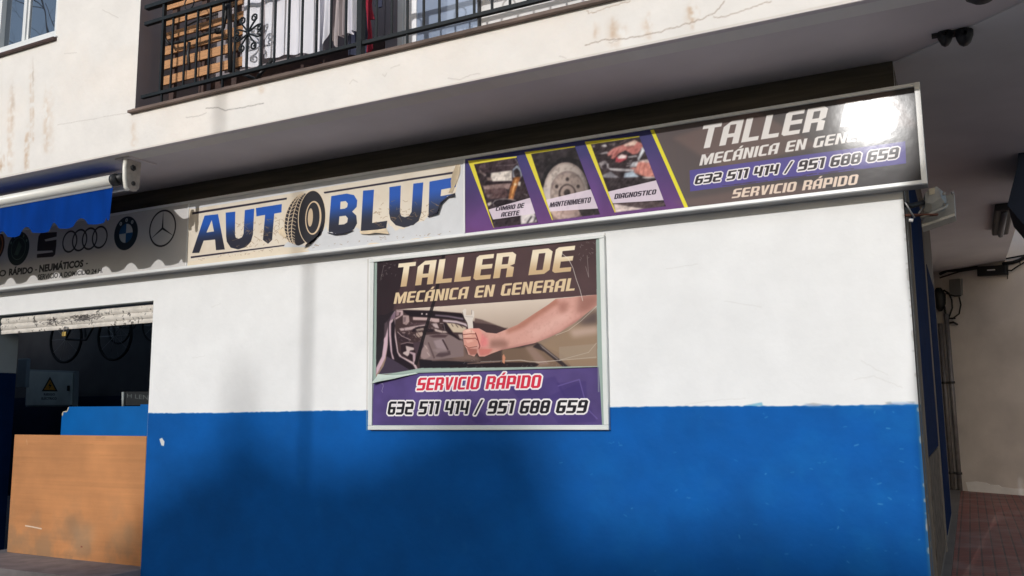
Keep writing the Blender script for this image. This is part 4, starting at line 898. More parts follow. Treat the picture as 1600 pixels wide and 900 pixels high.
# right: background, windscreen edge and bonnet
shapes(po, cF, [(((800, 520), (1000, 420), (1300, 240), (1560, 60), (1570, 690), (900, 700)), (150, 126, 104), .9, .03), (((1330, 230), (1560, 90), (1560, 240), (1420, 250)), (84, 72, 74), .85, .025), (((1260, 300), (1560, 260), (1560, 340), (1300, 380)), (196, 170, 158), .7, .02),
 (((560, 500), (760, 490), (930, 460), (1240, 690), (560, 700)), (120, 98, 82), .9, .006), (((800, 480), (880, 470), (1060, 660), (940, 680)), (150, 124, 114), .7, .01), (((930, 440), (960, 450), (1200, 640), (1260, 695), (1200, 690), (1000, 530), (880, 480)), (46, 38, 42), .9), (((940, 440), (1000, 490), (1150, 610), (1140, 615), (980, 490)), (170, 156, 150), .8),
 (((280, 180), (350, 195), (500, 250), (400, 240), (270, 230)), (96, 76, 74), .9, .003), (((560, 640), (900, 640), (950, 665), (900, 690), (0, 700), (0, 670), (300, 650)), (34, 26, 30), .9)], film)
strokes(po, cF, [(((410, 300), (460, 340)), .005, (60, 46, 44), .8), (((500, 270), (540, 290), (620, 280)), .005, (90, 70, 66), .6), (((200, 655), (540, 635)), .004, (220, 180, 160), .8), (((600, 630), (760, 615), (850, 640), (940, 640), (1170, 620)), .004, (214, 196, 180), .6)], film)
for k_ in range(3): po.a[..., k_] = po.a[..., k_]*(1-film)+blur(po.a[..., k_], 1)*film
# header band
hd = po.mask([po.P(c1((60, 150), (1560, 20), (1560, 425), (1250, 452), (215, 526), (150, 560), (60, 800)))])*film
hd = hd*(1-po.mask([po.P(c1((60, 560), (150, 560), (215, 526), (150, 700), (60, 800)))]))
nh = fbm(po.h, po.w, 120, 115, 3)[..., None]
po.put(hd, lambda X, Z: np.array([74, 56, 58])*(.85+.3*nh), .97)
for p_ in (((60, 180), (360, 150), (230, 420), (150, 700), (60, 800)), ((360, 150), (520, 140), (490, 300), (380, 480), (330, 500))): po.poly(c1(*p_), (40, 32, 38), .75 if p_[0][0] < 100 else .35, soft=.006, clip=film)
po.poly(c1((1060, 60), (1200, 50), (1280, 440), (1140, 455)), (92, 72, 74), .35, soft=.02, clip=hd)
po.line(c1((528, 150), (470, 440), (345, 872)), .034, (28, 24, 28), .82, clip=film)
CRM = lambda X, Z: (np.array([236, 222, 196.])*(.5+.5*np.cos((Z*1.0-2.86)*20))[..., None]+np.array([200, 172, 134.])*(1-(.5+.5*np.cos((Z*1.0-2.86)*20)))[..., None])+X[..., None]*0
po.put(block_text(po, 'TALLER DE', c1((235, 232), (1364, 117), (1335, 282), (212, 384))), CRM)
po.put(block_text(po, 'MECÁNICA EN GENERAL', c1((217, 418), (1374, 322), (1358, 404), (202, 490))), (216, 192, 156))
for k_ in range(3): po.a[..., k_] = po.a[..., k_]
pass
# spanner, arm and fist printed on the film
po.poly(cF((150, 100), (175, 80), (190, 90), (185, 150), (245, 150), (240, 90), (270, 110), (272, 160), (255, 200), (262, 300), (210, 300), (200, 230), (165, 170)), (214, 204, 196), clip=film)
strokes(po, cF, [(((150, 120), (170, 190), (205, 265)), .005, (110, 96, 92), .8), (((246, 95), (244, 140)), .004, (90, 80, 78), .8), (((180, 165), (260, 168)), .003, (150, 138, 130), .8)], film)
arm = cF((150, 320), (170, 300), (240, 285), (330, 290), (400, 330), (500, 340), (600, 300), (720, 250), (900, 130), (1040, 40), (1120, -20), (1600, -70), (1570, 30), (1440, 130), (1330, 220), (1160, 330), (1040, 385), (900, 440), (720, 480), (560, 510), (450, 550), (380, 580), (320, 580), (300, 540), (270, 580), (210, 560), (190, 500), (165, 460), (155, 390))
am = po.mask([po.P(arm)])*film*(1-po.mask([po.P(c1((60, 150), (1560, 20), (1560, 425), (1250, 452), (215, 526)))]))
po.put(am, (206, 156, 144))
shapes(po, cF, [(((600, 300), (720, 245), (900, 120), (1120, -30), (1160, 20), (960, 150), (760, 290), (620, 340)), (164, 108, 90), .75, .014), (((820, 330), (1000, 240), (1240, 90), (1300, 160), (1100, 290), (900, 380)), (222, 178, 168), .7, .03),
 (((560, 500), (900, 430), (1160, 320), (1400, 150), (1440, 130), (1330, 230), (1100, 370), (800, 470), (500, 540)), (160, 104, 100), .8, .010), (((440, 410), (560, 400), (640, 440), (600, 490), (430, 490)), (128, 92, 82), .7, .02), (((1140, 40), (1200, 0), (1260, 30), (1230, 120), (1160, 130)), (150, 100, 88), .6, .02),
 (((1360, -60), (1600, -90), (1560, 40), (1430, 130), (1340, 120)), (140, 96, 86), .75, .03), (((340, 330), (410, 390), (420, 470), (340, 490), (310, 400)), (224, 122, 124), .75, .018), (((310, 490), (470, 500), (420, 560), (330, 575)), (196, 112, 104), .8, .008), (((190, 490), (300, 500), (300, 560), (230, 565)), (150, 92, 82), .85, .006)], am)
arn = fbm(po.h, po.w, 10, 131, 4); po.put(am*np.clip((arn-.5)*3, 0, 1), (150, 100, 90), .14)
# index, middle, ring fingers folded over the handle; thumb side of the hand
shapes(po, cF, [(((152, 320), (175, 300), (235, 290), (275, 300), (285, 335), (240, 345), (165, 350)), (226, 176, 160)), (((158, 350), (240, 340), (285, 350), (290, 385), (240, 392), (165, 392)), (216, 160, 144)), (((160, 396), (240, 388), (300, 405), (312, 440), (290, 470), (200, 490), (170, 460)), (208, 148, 134)),
 (((175, 310), (230, 298), (250, 315), (190, 325)), (238, 196, 180), .8), (((170, 362), (230, 352), (250, 365), (180, 375)), (232, 184, 168), .8), (((180, 410), (240, 402), (270, 420), (200, 440)), (224, 172, 156), .8),
 (((240, 290), (320, 285), (350, 320), (345, 400), (325, 440), (300, 380), (280, 330)), (220, 150, 138), .9, .004)], film)
strokes(po, cF, [(((156, 350), (240, 343), (285, 345)), .006, (116, 60, 54), .9), (((160, 392), (235, 392), (285, 388), (305, 410)), .006, (116, 60, 54), .9), (((170, 462), (210, 490), (300, 475)), .006, (120, 66, 58), .8), (((285, 335), (300, 375), (318, 430), (330, 470), (320, 500)), .009, (104, 48, 46), .9), (((238, 300), (242, 330)), .003, (150, 90, 80), .8), (((300, 545), (318, 580)), .008, (80, 44, 42), .8), (((230, 495), (300, 500), (500, 500)), .003, (220, 160, 150), .6)], film)
for p_, w_ in ((((1255, 150), (1320, 200), (1350, 260), (1370, 330), (1395, 400), (1412, 470)), .005), (((1500, 505), (1400, 600), (1320, 660), (1240, 690)), .003), (((760, 860), (1000, 850), (1130, 862), (1500, 830)), .003), (((1500, 740), (1450, 800), (1260, 850)), .003), (((1430, 250), (1450, 320), (1440, 180)), .002), (((120, 330), (140, 240)), .002)):
    po.line(c1(*p_), w_, (232, 226, 218), .7, clip=film)  # highlights along the film's wrinkles, painted in as pale lines
po.poly(c1((1260, 765), (1500, 745), (1500, 840), (1262, 850)), (168, 156, 142), .35, soft=.004, clip=film)  # faint rectangle: a reflection on the film painted into the print
for _ in range(70):
    x, y = random.choice([(random.uniform(110, 215), random.uniform(225, 330)), (random.uniform(1390, 1480), random.uniform(85, 210)), (random.uniform(650, 1450), random.uniform(850, 890))])
    po.line(c1((x, y), (x+random.uniform(-14, 14), y+random.uniform(-14, 14))), .003, (150, 140, 140), .6, clip=film)
po.poly(cb((860, 375), (868, 365), (878, 385), (872, 425), (860, 415)), (206, 140, 110), .9, clip=film)
# purple lower sheet
low = po.mask([po.P(cb((72, 545), (250, 505), (352, 480), (1450, 445), (1470, 800), (60, 800)))])
nl = fbm(po.h, po.w, 130, 121, 4)[..., None]
po.put(low, lambda X, Z: np.array([84, 70, 122])*(.8+.4*nl))
for p_, a_ in ((((900, 560), (1180, 500), (1250, 620), (1000, 700)), .3), (((1100, 640), (1330, 540), (1440, 780), (1200, 790)), .3), (((1190, 540), (1370, 530), (1380, 640), (1240, 640)), .35), (((350, 500), (700, 560), (640, 640), (360, 640)), .18), (((640, 640), (800, 780), (700, 790), (600, 700)), .3)): po.poly(cb(*p_), (58, 46, 104) if a_ > .2 else (112, 96, 160), a_, soft=.006, clip=low)
po.line(cb((1200, 560), (1330, 520), (1380, 700), (1440, 760)), .01, (120, 104, 168), .5, clip=low)
sr = block_text(po, 'SERVICIO RÁPIDO', cb((348, 510), (1102, 492), (1088, 572), (333, 588)))
po.put(dilate(sr, 6), (238, 232, 232)); po.put(sr, (206, 50, 72))
ph = block_text(po, '632 511 414 / 951 688 659', cb((168, 655), (1388, 645), (1370, 725), (154, 736)))
po.put(dilate(ph, 6), (236, 232, 232)); po.put(ph, (34, 32, 38))
po.line(cb((110, 545), (128, 545), (132, 560), (122, 590), (128, 600)), .003, (200, 196, 210), .8); po.line(cb((72, 545), (250, 506), (350, 482), (1440, 446)), .008, (40, 34, 50), .8)
po.line(cb((100, 490), (340, 468), (700, 452), (1440, 440)), .006, (170, 190, 180), .8)
# greenish glass edge round the film
for p_ in (c1((94, 200), (84, 960)), c1((94, 200), (1500, 52)), c1((1502, 50), (1514, 1050))): po.line(p_, .012, (150, 164, 160), .55)
po_m = po.material('poster_print', rough=.6, spec=.1, coat=.045, crough=.12, bump=.08, bscale=7, bd=.01)
# the film bulges and has a curled lower left corner
nx, nz = 46, 34; v = []; f = []
for i in range(nx+1):
    for j in range(nz+1):
        x = po.x0+(po.x1-po.x0)*i/nx; z = po.z0+(po.z1-po.z0)*j/nz
        b_ = .004*math.sin(x*3.1+z*2.)*math.sin(z*5+x)+.0025*math.sin(x*11+z*6)
        v.append((x, YB+.006-abs(b_)*.8, z))
for i in range(nx):
    for j in range(nz): f.append((i*(nz+1)+j, (i+1)*(nz+1)+j, (i+1)*(nz+1)+j+1, i*(nz+1)+j+1))
obj('poster', v, f, po_m, bd, True, uv=po.uv())
fA = [cb(p)[0] for p in ((100, 488), (150, 492), (200, 494), (260, 490), (330, 478))]; fB = [cb(p)[0] for p in ((78, 545), (130, 532), (200, 518), (270, 500), (345, 484))]
v = []; f = []
for i in range(5):
    for j in range(5):
        t = j/4; p = np.array(at(*fA[i], YB))*(1-t)+np.array(at(*fB[i], YB))*t; p[1] -= .004+.05*t*t*(1-i/4.2); v.append(p)
for i in range(4):
    for j in range(4): f.append((i*5+j, (i+1)*5+j, (i+1)*5+j+1, i*5+j+1))
M['film_edge'] = mat('pale_green_film_back', (190, 204, 196), .35, .06, 10); o_ = obj('curled_film_corner', v, f, M['film_edge'], bd, True)
box('backing', bx0+.02, bx1-.02, YB+.010, -.002, bz0+.02, bz1-.01, M['board_frame'], bd)
fw = .042
box('frame_rail', bx0, bx1, YB-.014, -.001, bz0, bz0+fw-.004, M['board_frame'], bd, b=.004)
box('frame_rail', bx0, bx1, YB-.014, -.001, bz1-.024, bz1, M['board_frame'], bd, b=.004)
box('frame_stile', bx0, bx0+fw, YB-.012, -.001, bz0+fw-.003, bz1-.025, M['board_frame'], bd, b=.004)
box('frame_stile', bx1-fw, bx1, YB-.012, -.001, bz0+fw-.003, bz1-.025, M['board_frame'], bd, b=.004)

# ================================================================== AWNING
aw = thing('awning', 'blue awning with scalloped valance and white front bar over the left of the sign', 'awning')
AY = -1.03; ax1 = at(177, 300, AY)[0]; ax0 = -13.5
bz = (at(172, 274, AY)[2]+at(172, 291, AY)[2])/2; br_ = (at(172, 274, AY)[2]-at(172, 291, AY)[2])/2
tube('front_bar', [(ax0, AY, bz), (ax1, AY, bz)], br_, M['awning_bar'], aw, 20, flat=1.0)
box('front_bar_lip', ax0, ax1-.01, AY-.012, AY+.012, bz-br_-.022, bz-br_+.006, M['alu_grey'], aw)
vt = bz-br_-.016; peaks = [at(px, py, AY)[0] for px, py in ((128, 338), (85, 346), (47, 353), (4, 360))]; pw = abs(peaks[0]-peaks[-1])/3
vb = at(177, 343, AY)[2]
nx = 300; v = []; f = []; nzv = 9
for i in range(nx+1):
    x = ax1+(ax0-ax1)*i/nx; ph_ = (x-peaks[0])/pw*2*math.pi
    zb_ = vb+.060*(max(0, math.cos(ph_))**.75)-.020*(1-math.cos(ph_))*.5
    if i < 4: zb_ = vb-.005
    for j in range(nzv):
        t = j/(nzv-1); z = vt+(zb_-vt)*t; y = AY-.006-(.010*math.sin(x*9+1.3)+.014*math.sin(ph_*1.0+.4)+.006*math.sin(x*23))*t
        v.append((x, y, z))
for i in range(nx):
    for j in range(nzv-1): f.append((i*nzv+j, (i+1)*nzv+j, (i+1)*nzv+j+1, i*nzv+j+1))
obj('valance', v, f, M['awning'], aw, True)
# fabric back to the roller
ry = -.72; rz = at(100, 287, ry)[2]-.04
n = 10; v = []; f = []
for i in range(n+1):
    t = i/n; y = AY+.02+(ry-AY)*t; z = bz+br_*.5+(rz+.03-bz-br_*.5)*t-.03*math.sin(math.pi*t)
    v += [(ax0, y, z), (ax1-.02-.28*t, y, z)]
for i in range(n): f.append((2*i, 2*i+1, 2*i+3, 2*i+2))
obj('fabric', v, f, M['awning'], aw, True)
tube('fabric_roll', [(ax0, ry, rz), (ax1-.30, ry, rz)], .035, M['awning'], aw, 16)
# end bracket and arm knuckle
e0, e1 = at(176, 283, AY), at(196, 262, -.95)
tube('bar_end_cap', [(ax1, AY, bz), (ax1+.035, AY, bz)], br_*1.12, M['dark_metal'], aw, 14)
mb = MB().tube([(ax1+.03, AY+.01, bz), (ax1+.045, AY+.08, bz+.05), (ax1+.05, AY+.16, bz+.08)], [.045, .042, .03], 8)
mb.build('folding_arm', M['dark_metal'], aw, True)
mb = MB().tube([(ax1+.01, AY+.06, bz-.03), (ax1+.085, AY+.12, bz-.0)], .016, 6); mb.build('arm_joint', M['alu_grey'], aw, True)
tube('folding_arm', [(ax1-1.6, AY+.16, bz-.03), (ax1+.06, AY+.22, bz-.02)], .022, M['alu_white'], aw, 8)
bx_ = ax1+.095
pr = [(AY+.03, H-.008), (AY+.02, H-.10), (AY+.03, H-.22), (AY+.055, H-.30), (AY+.10, H-.325), (AY+.22, H-.325), (AY+.27, H-.29), (AY+.285, H-.20), (AY+.29, H-.008)]; pr = [(AY+.03+(y-AY-.03)*.62, H+(z-H)*.95) for y, z in pr]
import bmesh
pp_ = prism('end_bracket', [(bx_, y, z) for y, z in pr], (.035, 0, 0), M['bracket'], aw)
tube('bracket_rim', [(bx_+.018, y-.002, z-.002) for y, z in pr[:5]], .02, M['awning_bar'], aw, 8)
tube('bracket_bolt', [(bx_+.034, AY+.11, H-.24), (bx_+.046, AY+.11, H-.24)], .022, M['dark_metal'], aw, 8)
tube('bracket_bolt', [(bx_+.034, AY+.10, H-.09), (bx_+.044, AY+.10, H-.09)], .030, M['dark_metal'], aw, 6)
box('ceiling_plate', bx_-.10, bx_+.10, AY-.0, AY+.32, H-.016, H-.002, M['soffit'], aw)

# ================================================================== TERRACE RAILING
YR = FY+.015
rl = thing('railing', 'black wrought iron terrace railing with scrolls above the garage sign', 'railing')
def xr(px): return at(px, 152.2-(px-225)*.248, YR)[0]
zr0 = at(400, 152.2-175*.248, YR)[2]; zr1 = at(232, 37, YR)[2]; zr2 = at(232, 12, YR)[2]
rx0 = xr(222); rx1 = .88
box('bottom_rail', rx0, rx1, YR-.018, YR+.018, zr0-.014, zr0+.014, M['black_iron'], rl)
box('middle_rail', rx0, rx1, YR-.02, YR+.02, zr1-.016, zr1+.016, M['black_iron'], rl)
box('top_rail', rx0, rx1, YR-.026, YR+.026, zr2-.018, zr2+.018, M['black_iron'], rl)
bal = boxvf(-.008, .008, -.008, .008, 0, zr1-zr0-.03); bal_me = None
xfirst = xr(266); pitch = .1525; k = 0
pxs = [266, 286, 305, 325, 345, 365, 385, 407, 428, 450, 471, 493.7, 516.5, 540, None, 588, 612, 636.5, 662, 686.5, 714, 741, 769, 797, 825]
xsb = [xr(p_) if p_ else None for p_ in pxs]
while xsb[-1]+pitch < rx1: xsb.append(xsb[-1]+pitch)
for x in xsb:
    if x is None: continue
    if bal_me is None:
        o = obj('baluster', bal[0], bal[1], M['black_iron'], rl); bal_me = o
    else:
        o = bal_me.copy(); COL.objects.link(o)
    o.location = (x, YR, zr0+.015)
for px in (251, 563.7):
    wd_ = .012 if px < 300 else .024; x = xr(px); box('post', x-wd_, x+wd_, YR-wd_-.004, YR+wd_+.004, 4.389 if px > 300 else zr0, zr2-.02, M['black_iron'], rl)
for px in (253, 348, 636.5, 940): x = xr(px); box('foot', x-.008, x+.008, YR-.008, YR+.008, 4.389, zr0-.015, M['black_iron'], rl)
def scroll(cx, cz, s, y=YR-.012, par=rl):
    mb = MB()
    for sx in (-1, 1):
        for sz in (-1, 1):
            pts = []
            for i in range(22):
                t = i/21
                if t < .45:
                    u = t/.45; pts.append((cx+sx*s*(.10+.62*u**1.3), y, cz+sz*s*(.12+.75*u)))
                else:
                    u = (t-.45)/.55; a = R(20)+u*R(420); r_ = .26*s*(1-.72*u)
                    ox, oz = cx+sx*s*(.72-.24), cz+sz*s*(.87+.02)
                    pts.append((ox+sx*r_*math.cos(a), y, oz+sz*r_*math.sin(a)))
            mb.tube(pts, .0085, 5)
            pts = []
            for i in range(18):
                u = i/17
                if u < .5: pts.append((cx+sx*s*(.15+1.5*u), y, cz+sz*s*(.10+.85*u-.5*u*u)))
                else:
                    a = R(80)-(u-.5)*2*R(380); r_ = .22*s*(1-.7*(u-.5)*2); pts.append((cx+sx*(s*.90+r_*math.cos(a)), y, cz+sz*(s*.19+r_*math.sin(a))))
            mb.tube(pts, .0085, 5)
    mb.box(cx-.012, cx+.012, y-.01, y+.01, cz-.03, cz+.03)
    return mb.build('scroll', M['black_iron'], par, True)
scroll(xr(387), at(387, 53, YR)[2], .14)
scroll(xr(387)+3.3, at(387, 53, YR)[2], .14); scroll(xr(387)+5.2, at(387, 53, YR)[2], .14)
x = xr(290)
while x < rx1:
    tube('ring', [(x+.06*math.cos(a), YR, (zr1+zr2)/2+.06*math.sin(a)) for a in np.linspace(0, 2*math.pi, 17)], .006, M['black_iron'], rl, 5); x += .46

# ---- slatted timber, drying rack, laundry on the terrace
YT = -.93
ps = thing('timber_slat_screen', 'orange pine slatted screen leaning behind the left end of the terrace railing', 'slatted screen')
c6_ = crop(200, 0, 5)
rows = [(20, 90), (155, 212), (265, 320), (370, 437), (480, 547), (600, 668)]
xl, xrr = at(254, 100, YT)[0], at(379, 60, YT)[0]
for (a, b_) in [(-95, -30)]+rows:
    za = at(*c6_((285, a))[0], YT)[2]; zb2 = at(*c6_((285, b_))[0], YT)[2]
    dx = random.uniform(-.01, .02); box('slat', xl+dx, xrr+random.uniform(-.04, .03), YT-.012, YT+.010, zb2, za, M['pine'], ps, b=.003)
for x in (xl+.12, (xl+xrr)/2, xrr-.1): box('batten', x-.03, x+.03, YT+.012, YT+.05, 4.38, 5.6, M['brown'], ps)
rk = thing('drying_rack', 'dark folded clothes rack standing between the slats and the railing', 'drying rack')
YK = -1.02
def pk(x, y): return tuple(at(*c6_((x, y))[0], YK))
tube('tube_leg', [pk(280, 180), pk(290, 300), pk(320, 345), pk(440, 320), pk(640, 255), pk(720, 245), pk(745, 215), pk(765, 120), pk(770, 20), pk(770, -200)], .016, M['dark_metal'], rk, 7)
tube('tube_leg', [pk(790, -100), pk(795, 200), pk(800, 560)], .022, M['dark_metal'], rk, 8)
tube('tube_leg', [pk(480, 330), pk(470, 420), pk(480, 545)], .014, M['dark_metal'], rk, 6); tube('tube_leg', [pk(460, 200), pk(540, 160), pk(700, 110)], .009, M['dark_metal'], rk, 6)
tube('clamp', [pk(690, 245), pk(720, 240)], .028, M['rubber'], rk, 8)
tube('shelf_bar', [pk(850, 560), pk(1000, 620), pk(1130, 460)], .018, M['dark_metal'], rk, 6)
def cloth(name, px0, px1, ybot, label, cat, mt, y=-.98, fold=.02, nf=6, top=5.9, ragged_=0., seed=1):
    g = random.Random(seed); n = 48; m_ = 14; v = []; f = []
    x0 = at(px0, ybot[0], y)[0]; x1 = at(px1, ybot[-1], y)[0]
    for i in range(n+1):
        t = i/n; x = x0+(x1-x0)*t; s_ = t*(len(ybot)-1); k_ = min(int(s_), len(ybot)-2); yb = ybot[k_]+(ybot[k_+1]-ybot[k_])*(s_-k_)
        zb3 = at(px0+(px1-px0)*t, yb, y)[2]
        for j in range(m_+1):
            u = j/m_; z = top+(zb3-top)*u
            yy = y+fold*(.35+.65*u)*(math.sin(t*nf*2*math.pi+seed)+.4*math.sin(t*nf*4.3+2*seed+u*2)); v.append((x+.01*math.sin(u*5+seed), yy, z))
    for i in range(n):
        for j in range(m_): f.append((i*(m_+1)+j, (i+1)*(m_+1)+j, (i+1)*(m_+1)+j+1, i*(m_+1)+j+1))
    o = obj(name, v, f, M[mt], None, True); return tag(o, label, cat)
cloth('bed_sheet', 378, 410, [104, 105, 98], 'white sheet hanging lowest, beside the orange slats', 'sheet', 'cloth_white', nf=1.5, fold=.012)
cloth('bed_sheet', 411, 499, [93, 90, 86, 84, 84, 84], 'wide white sheet with long folds in the middle of the washing', 'sheet', 'cloth_white', nf=3.2, fold=.016, seed=3)
cloth('shirt', 496, 520, [84, 70, 30], 'narrow white shirt hanging right of the wide sheet', 'shirt', 'cloth_white', nf=2, seed=5, y=-.95)
cloth('towel', 517, 530, [60, 76], 'slim grey towel hanging between the white shirt and the railing post', 'towel', 'cloth_grey', nf=1, seed=6, y=-.93)
cloth('trousers', 528, 541, [58, 56], 'dull brown grey trousers hanging beside the slim towel', 'trousers', 'cloth_grey', nf=2, seed=7, y=-.92)
cloth('shirt', 541, 558, [54, 52, 48], 'short grey white shirt hem hanging next to the thick post', 'shirt', 'cloth_white', nf=2, seed=8, y=-.96, fold=.03)
cloth('jacket', 541, 573, [87, 84], 'dark jacket hanging behind the thick railing post', 'jacket', 'cloth_navy', nf=2, seed=9, y=-.86)
red = prism('red_garment', [at(*c3_((x, y))[0], -.99) for x, y in ((278, -60), (330, -60), (318, 20), (322, 60), (338, 118), (310, 120), (318, 190), (326, 300), (300, 335), (290, 330), (300, 220), (292, 100))], (0, .015, 0), M['cloth_red'])
tag(red, 'crimson garment hanging just right of the thick railing post', 'garment')
prism_b = prism('sock', [at(*c3_((x, y))[0], -.97) for x, y in ((350, -60), (388, -60), (386, 40), (362, 48), (342, 40))], (0, .012, 0), M['cloth_navy']); tag(prism_b, 'small dark sock hanging right of the crimson garment', 'sock')
tk = tube('clothes_line', [(-6.6, -.96, 5.92), (-5, -.96, 5.9), (-3.2, -.96, 5.93)], .004, M['cable']); tag(tk, 'thin clothes line carrying the washing on the terrace', 'clothes line')

# ================================================================== FLOODLIGHT AT THE CORNER
c9 = crop(1400, 280, 9)
fl = thing('floodlight', 'grey outdoor floodlight on a rusty arm at the wall corner below the sign end', 'floodlight')
def at9(x, y, d): return Vector(at(*c9((x, y))[0], d))
YF = .30
# glass plate: a tilted rectangular tray whose back and driver box face the camera
tl_, tr_, br2, bl2 = at9(430, 300, YF+.12), at9(815, 195, YF+.12), at9(830, 480, YF-.04), at9(362, 640, YF-.04)
nrm = (tr_-tl_).cross(bl2-tl_).normalized(); nrm = nrm if nrm.y > 0 else -nrm
prism('lamp_tray', [tl_, tr_, br2, bl2], nrm*.035, M['flood_grey'], fl)
prism('tray_rim', [bl2+Vector((0, -.004, 0)), br2+Vector((0, -.004, 0)), br2+Vector((0, -.004, -.018)), bl2+Vector((0, -.004, -.018))], nrm*.05, M['flood_grey'], fl)
hb = [at9(445, 195, YF+.02), at9(610, 130, YF+.02), at9(690, 200, YF+.02), at9(700, 350, YF-.02), at9(510, 470, YF-.04), at9(395, 450, YF-.04), at9(383, 275, YF)]
cen = sum(hb, Vector())/len(hb)
top = [cen+(p-cen)*.72-nrm*.05 for p in hb]; n = len(hb)
v = top+hb+[p+nrm*.06 for p in hb]
f = [tuple(range(n-1, -1, -1))]+[(i, (i+1) % n, n+(i+1) % n, n+i) for i in range(n)]+[(n+i, n+(i+1) % n, 2*n+(i+1) % n, 2*n+i) for i in range(n)]
obj('driver_housing', v, f, M['flood_grey'], fl)
lb = [cen-nrm*.056+(at9(x, y, YF)-at9(490, 260, YF))*.8+Vector((0, 0, .02)) for x, y in ((440, 215), (540, 200), (540, 300), (440, 325))]
prism('rating_label', lb, -nrm*.003, M['cream_label'], fl)
for x, y in ((675, 210), (795, 200), (685, 360), (375, 550)): p = at9(x, y, YF-.06); tube('screw', [p, p+Vector((0, -.02, 0))], .012, M['alu_grey'], fl, 8)
tube('arm', [at9(115, 510, .08), at9(300, 505, YF-.12), at9(450, 500, YF-.12), at9(585, 500, YF-.10)], .022, M['rust'], fl, 6, flat=.4)
tube('arm_bar', [at9(345, 545, YF-.12), at9(520, 470, YF-.12), at9(690, 400, YF-.10), at9(715, 350, YF-.08)], .012, M['flood_grey'], fl, 6)
tube('stay', [at9(125, 320, .05), at9(190, 430, .08), at9(260, 545, .10)], .007, M['alu_grey'], fl, 6); tube('stay', [at9(320, 480, .2), at9(385, 380, .26)], .006, M['alu_grey'], fl, 6)
tube('lead', [at9(130, 350, .1), at9(200, 380, .15), at9(300, 350, .2), at9(380, 330, .25)], .02, M['dark_metal'], fl, 6)
tube('wall_plug', [at9(180, 575, .05), at9(240, 580, .05)], .012, M['base_white'], fl, 6)

# ================================================================== PASSAGE: back wall, pipes, boxes, lamps
bw0 = Vector((-.304, 10.85, 0)); bw1 = Vector((.68, 10.15, 0)); bdv = (bw1-bw0).normalized(); bn = Vector((bdv.y, -bdv.x, 0))
if bn.y > 0: bn = -bn
def bw(px, py, off=0.0):
    d = Vector(ray(px, py)); o_ = Vector(CAM); p0 = bw0+bn*off; t = (p0-o_).dot(bn)/d.dot(bn); return o_+d*t
nb_ = thing('rear_wall', 'stained pale plaster wall closing the passage behind the corner, with a ragged white base', 'wall')
A0 = bw0-bdv*.4; A1 = bw0+bdv*5.0
prism('plaster', [A0+Vector((0, 0, -.1)), A1+Vector((0, 0, -.1)), A1+Vector((0, 0, 8)), A0+Vector((0, 0, 8))], -bn*.25, M['shade_wall'], nb_)
c5b = crop(1420, 700, 4.5)
rp_ = [bw(*c5b(p)[0], .012) for p in ((420, 312), (400, 240), (470, 235), (540, 245), (570, 258), (630, 262), (650, 275), (740, 285), (830, 288), (900, 290), (900, 345), (640, 322))]
prism('base_patch', rp_, -bn*.011, M['base_white'], nb_)
cd_ = crop(1440, 380, 5.625)
def bp(x, y, off=.02): return bw(*cd_((x, y))[0], off)
jb = thing('splice_box', 'black cable splice box with pale mark high on the rear passage wall', 'cable box')
prism('case', [bp(485, 205, .10), bp(730, 190, .10), bp(735, 275, .10), bp(490, 290, .10)], -bn*.09, M['lamp_black'], jb); prism('mark', [bp(575, 232, .104), bp(645, 228, .104), bp(645, 238, .104), bp(575, 242, .104)], -bn*.003, M['base_white'], jb)
jg = prism('junction_box', [bp(240, 320, .06), bp(340, 310, .06), bp(345, 455, .06), bp(245, 462, .06)], -bn*.055, M['junction']); tag(jg, 'square grey junction box on the rear wall above the steel pipes', 'junction box')
cbs = thing('cable_run', 'black cables sagging along the rear passage wall to the splice box', 'cables')
for pts, r_ in ((((160, 270), (220, 245), (340, 235), (490, 212)), .025), (((160, 305), (330, 250), (490, 225)), .012), (((720, 140), (800, 125), (900, 108), (1100, 90)), .014), (((715, 180), (800, 170), (860, 150), (900, 125), (1100, 80)), .03), (((735, 235), (790, 240), (840, 205), (900, 170), (1100, 150)), .012), (((750, 210), (755, 260), (755, 315)), .008), (((862, 160), (868, 190)), .008)):
    tube('cable', [bp(x, y, .05) for x, y in pts], r_, M['cable'], cbs, 6)
cl2 = thing('loose_cables', 'tangle of loose cables looping from the junction box to the pipe tops', 'cables')
for pts, r_ in ((((170, 430), (200, 415), (240, 440), (265, 500), (270, 570), (240, 650)), .016), (((330, 470), (345, 540), (330, 620), (270, 665)), .014), (((130, 400), (150, 440), (165, 520), (200, 560), (215, 640)), .02), (((220, 440), (290, 465), (345, 460)), .012), (((240, 700), (280, 695), (315, 715)), .02), (((240, 660), (295, 660)), .016)):
    tube('cable', [bp(x, y, .06) for x, y in pts], r_, M['cable'], cl2, 6)
kn = bp(155, 490, .08); v, f = tubevf([kn+Vector((0, 0, -.22)), kn+Vector((0, 0, -.1)), kn+Vector((0, 0, .08)), kn+Vector((0, 0, .2))], [.03, .10, .11, .04], 9); obj('coil', v, f, M['cable'], cl2, True)
for pts, lab in ((((1486, 510), (1490, 600), (1494, 690), (1500, 762)), 'nearer steel conduit pipe rising up the passage corner, left one'), (((1476, 505), (1479, 600), (1484, 690), (1489, 762)), 'second steel conduit pipe beside the first')): pass
pipes = []
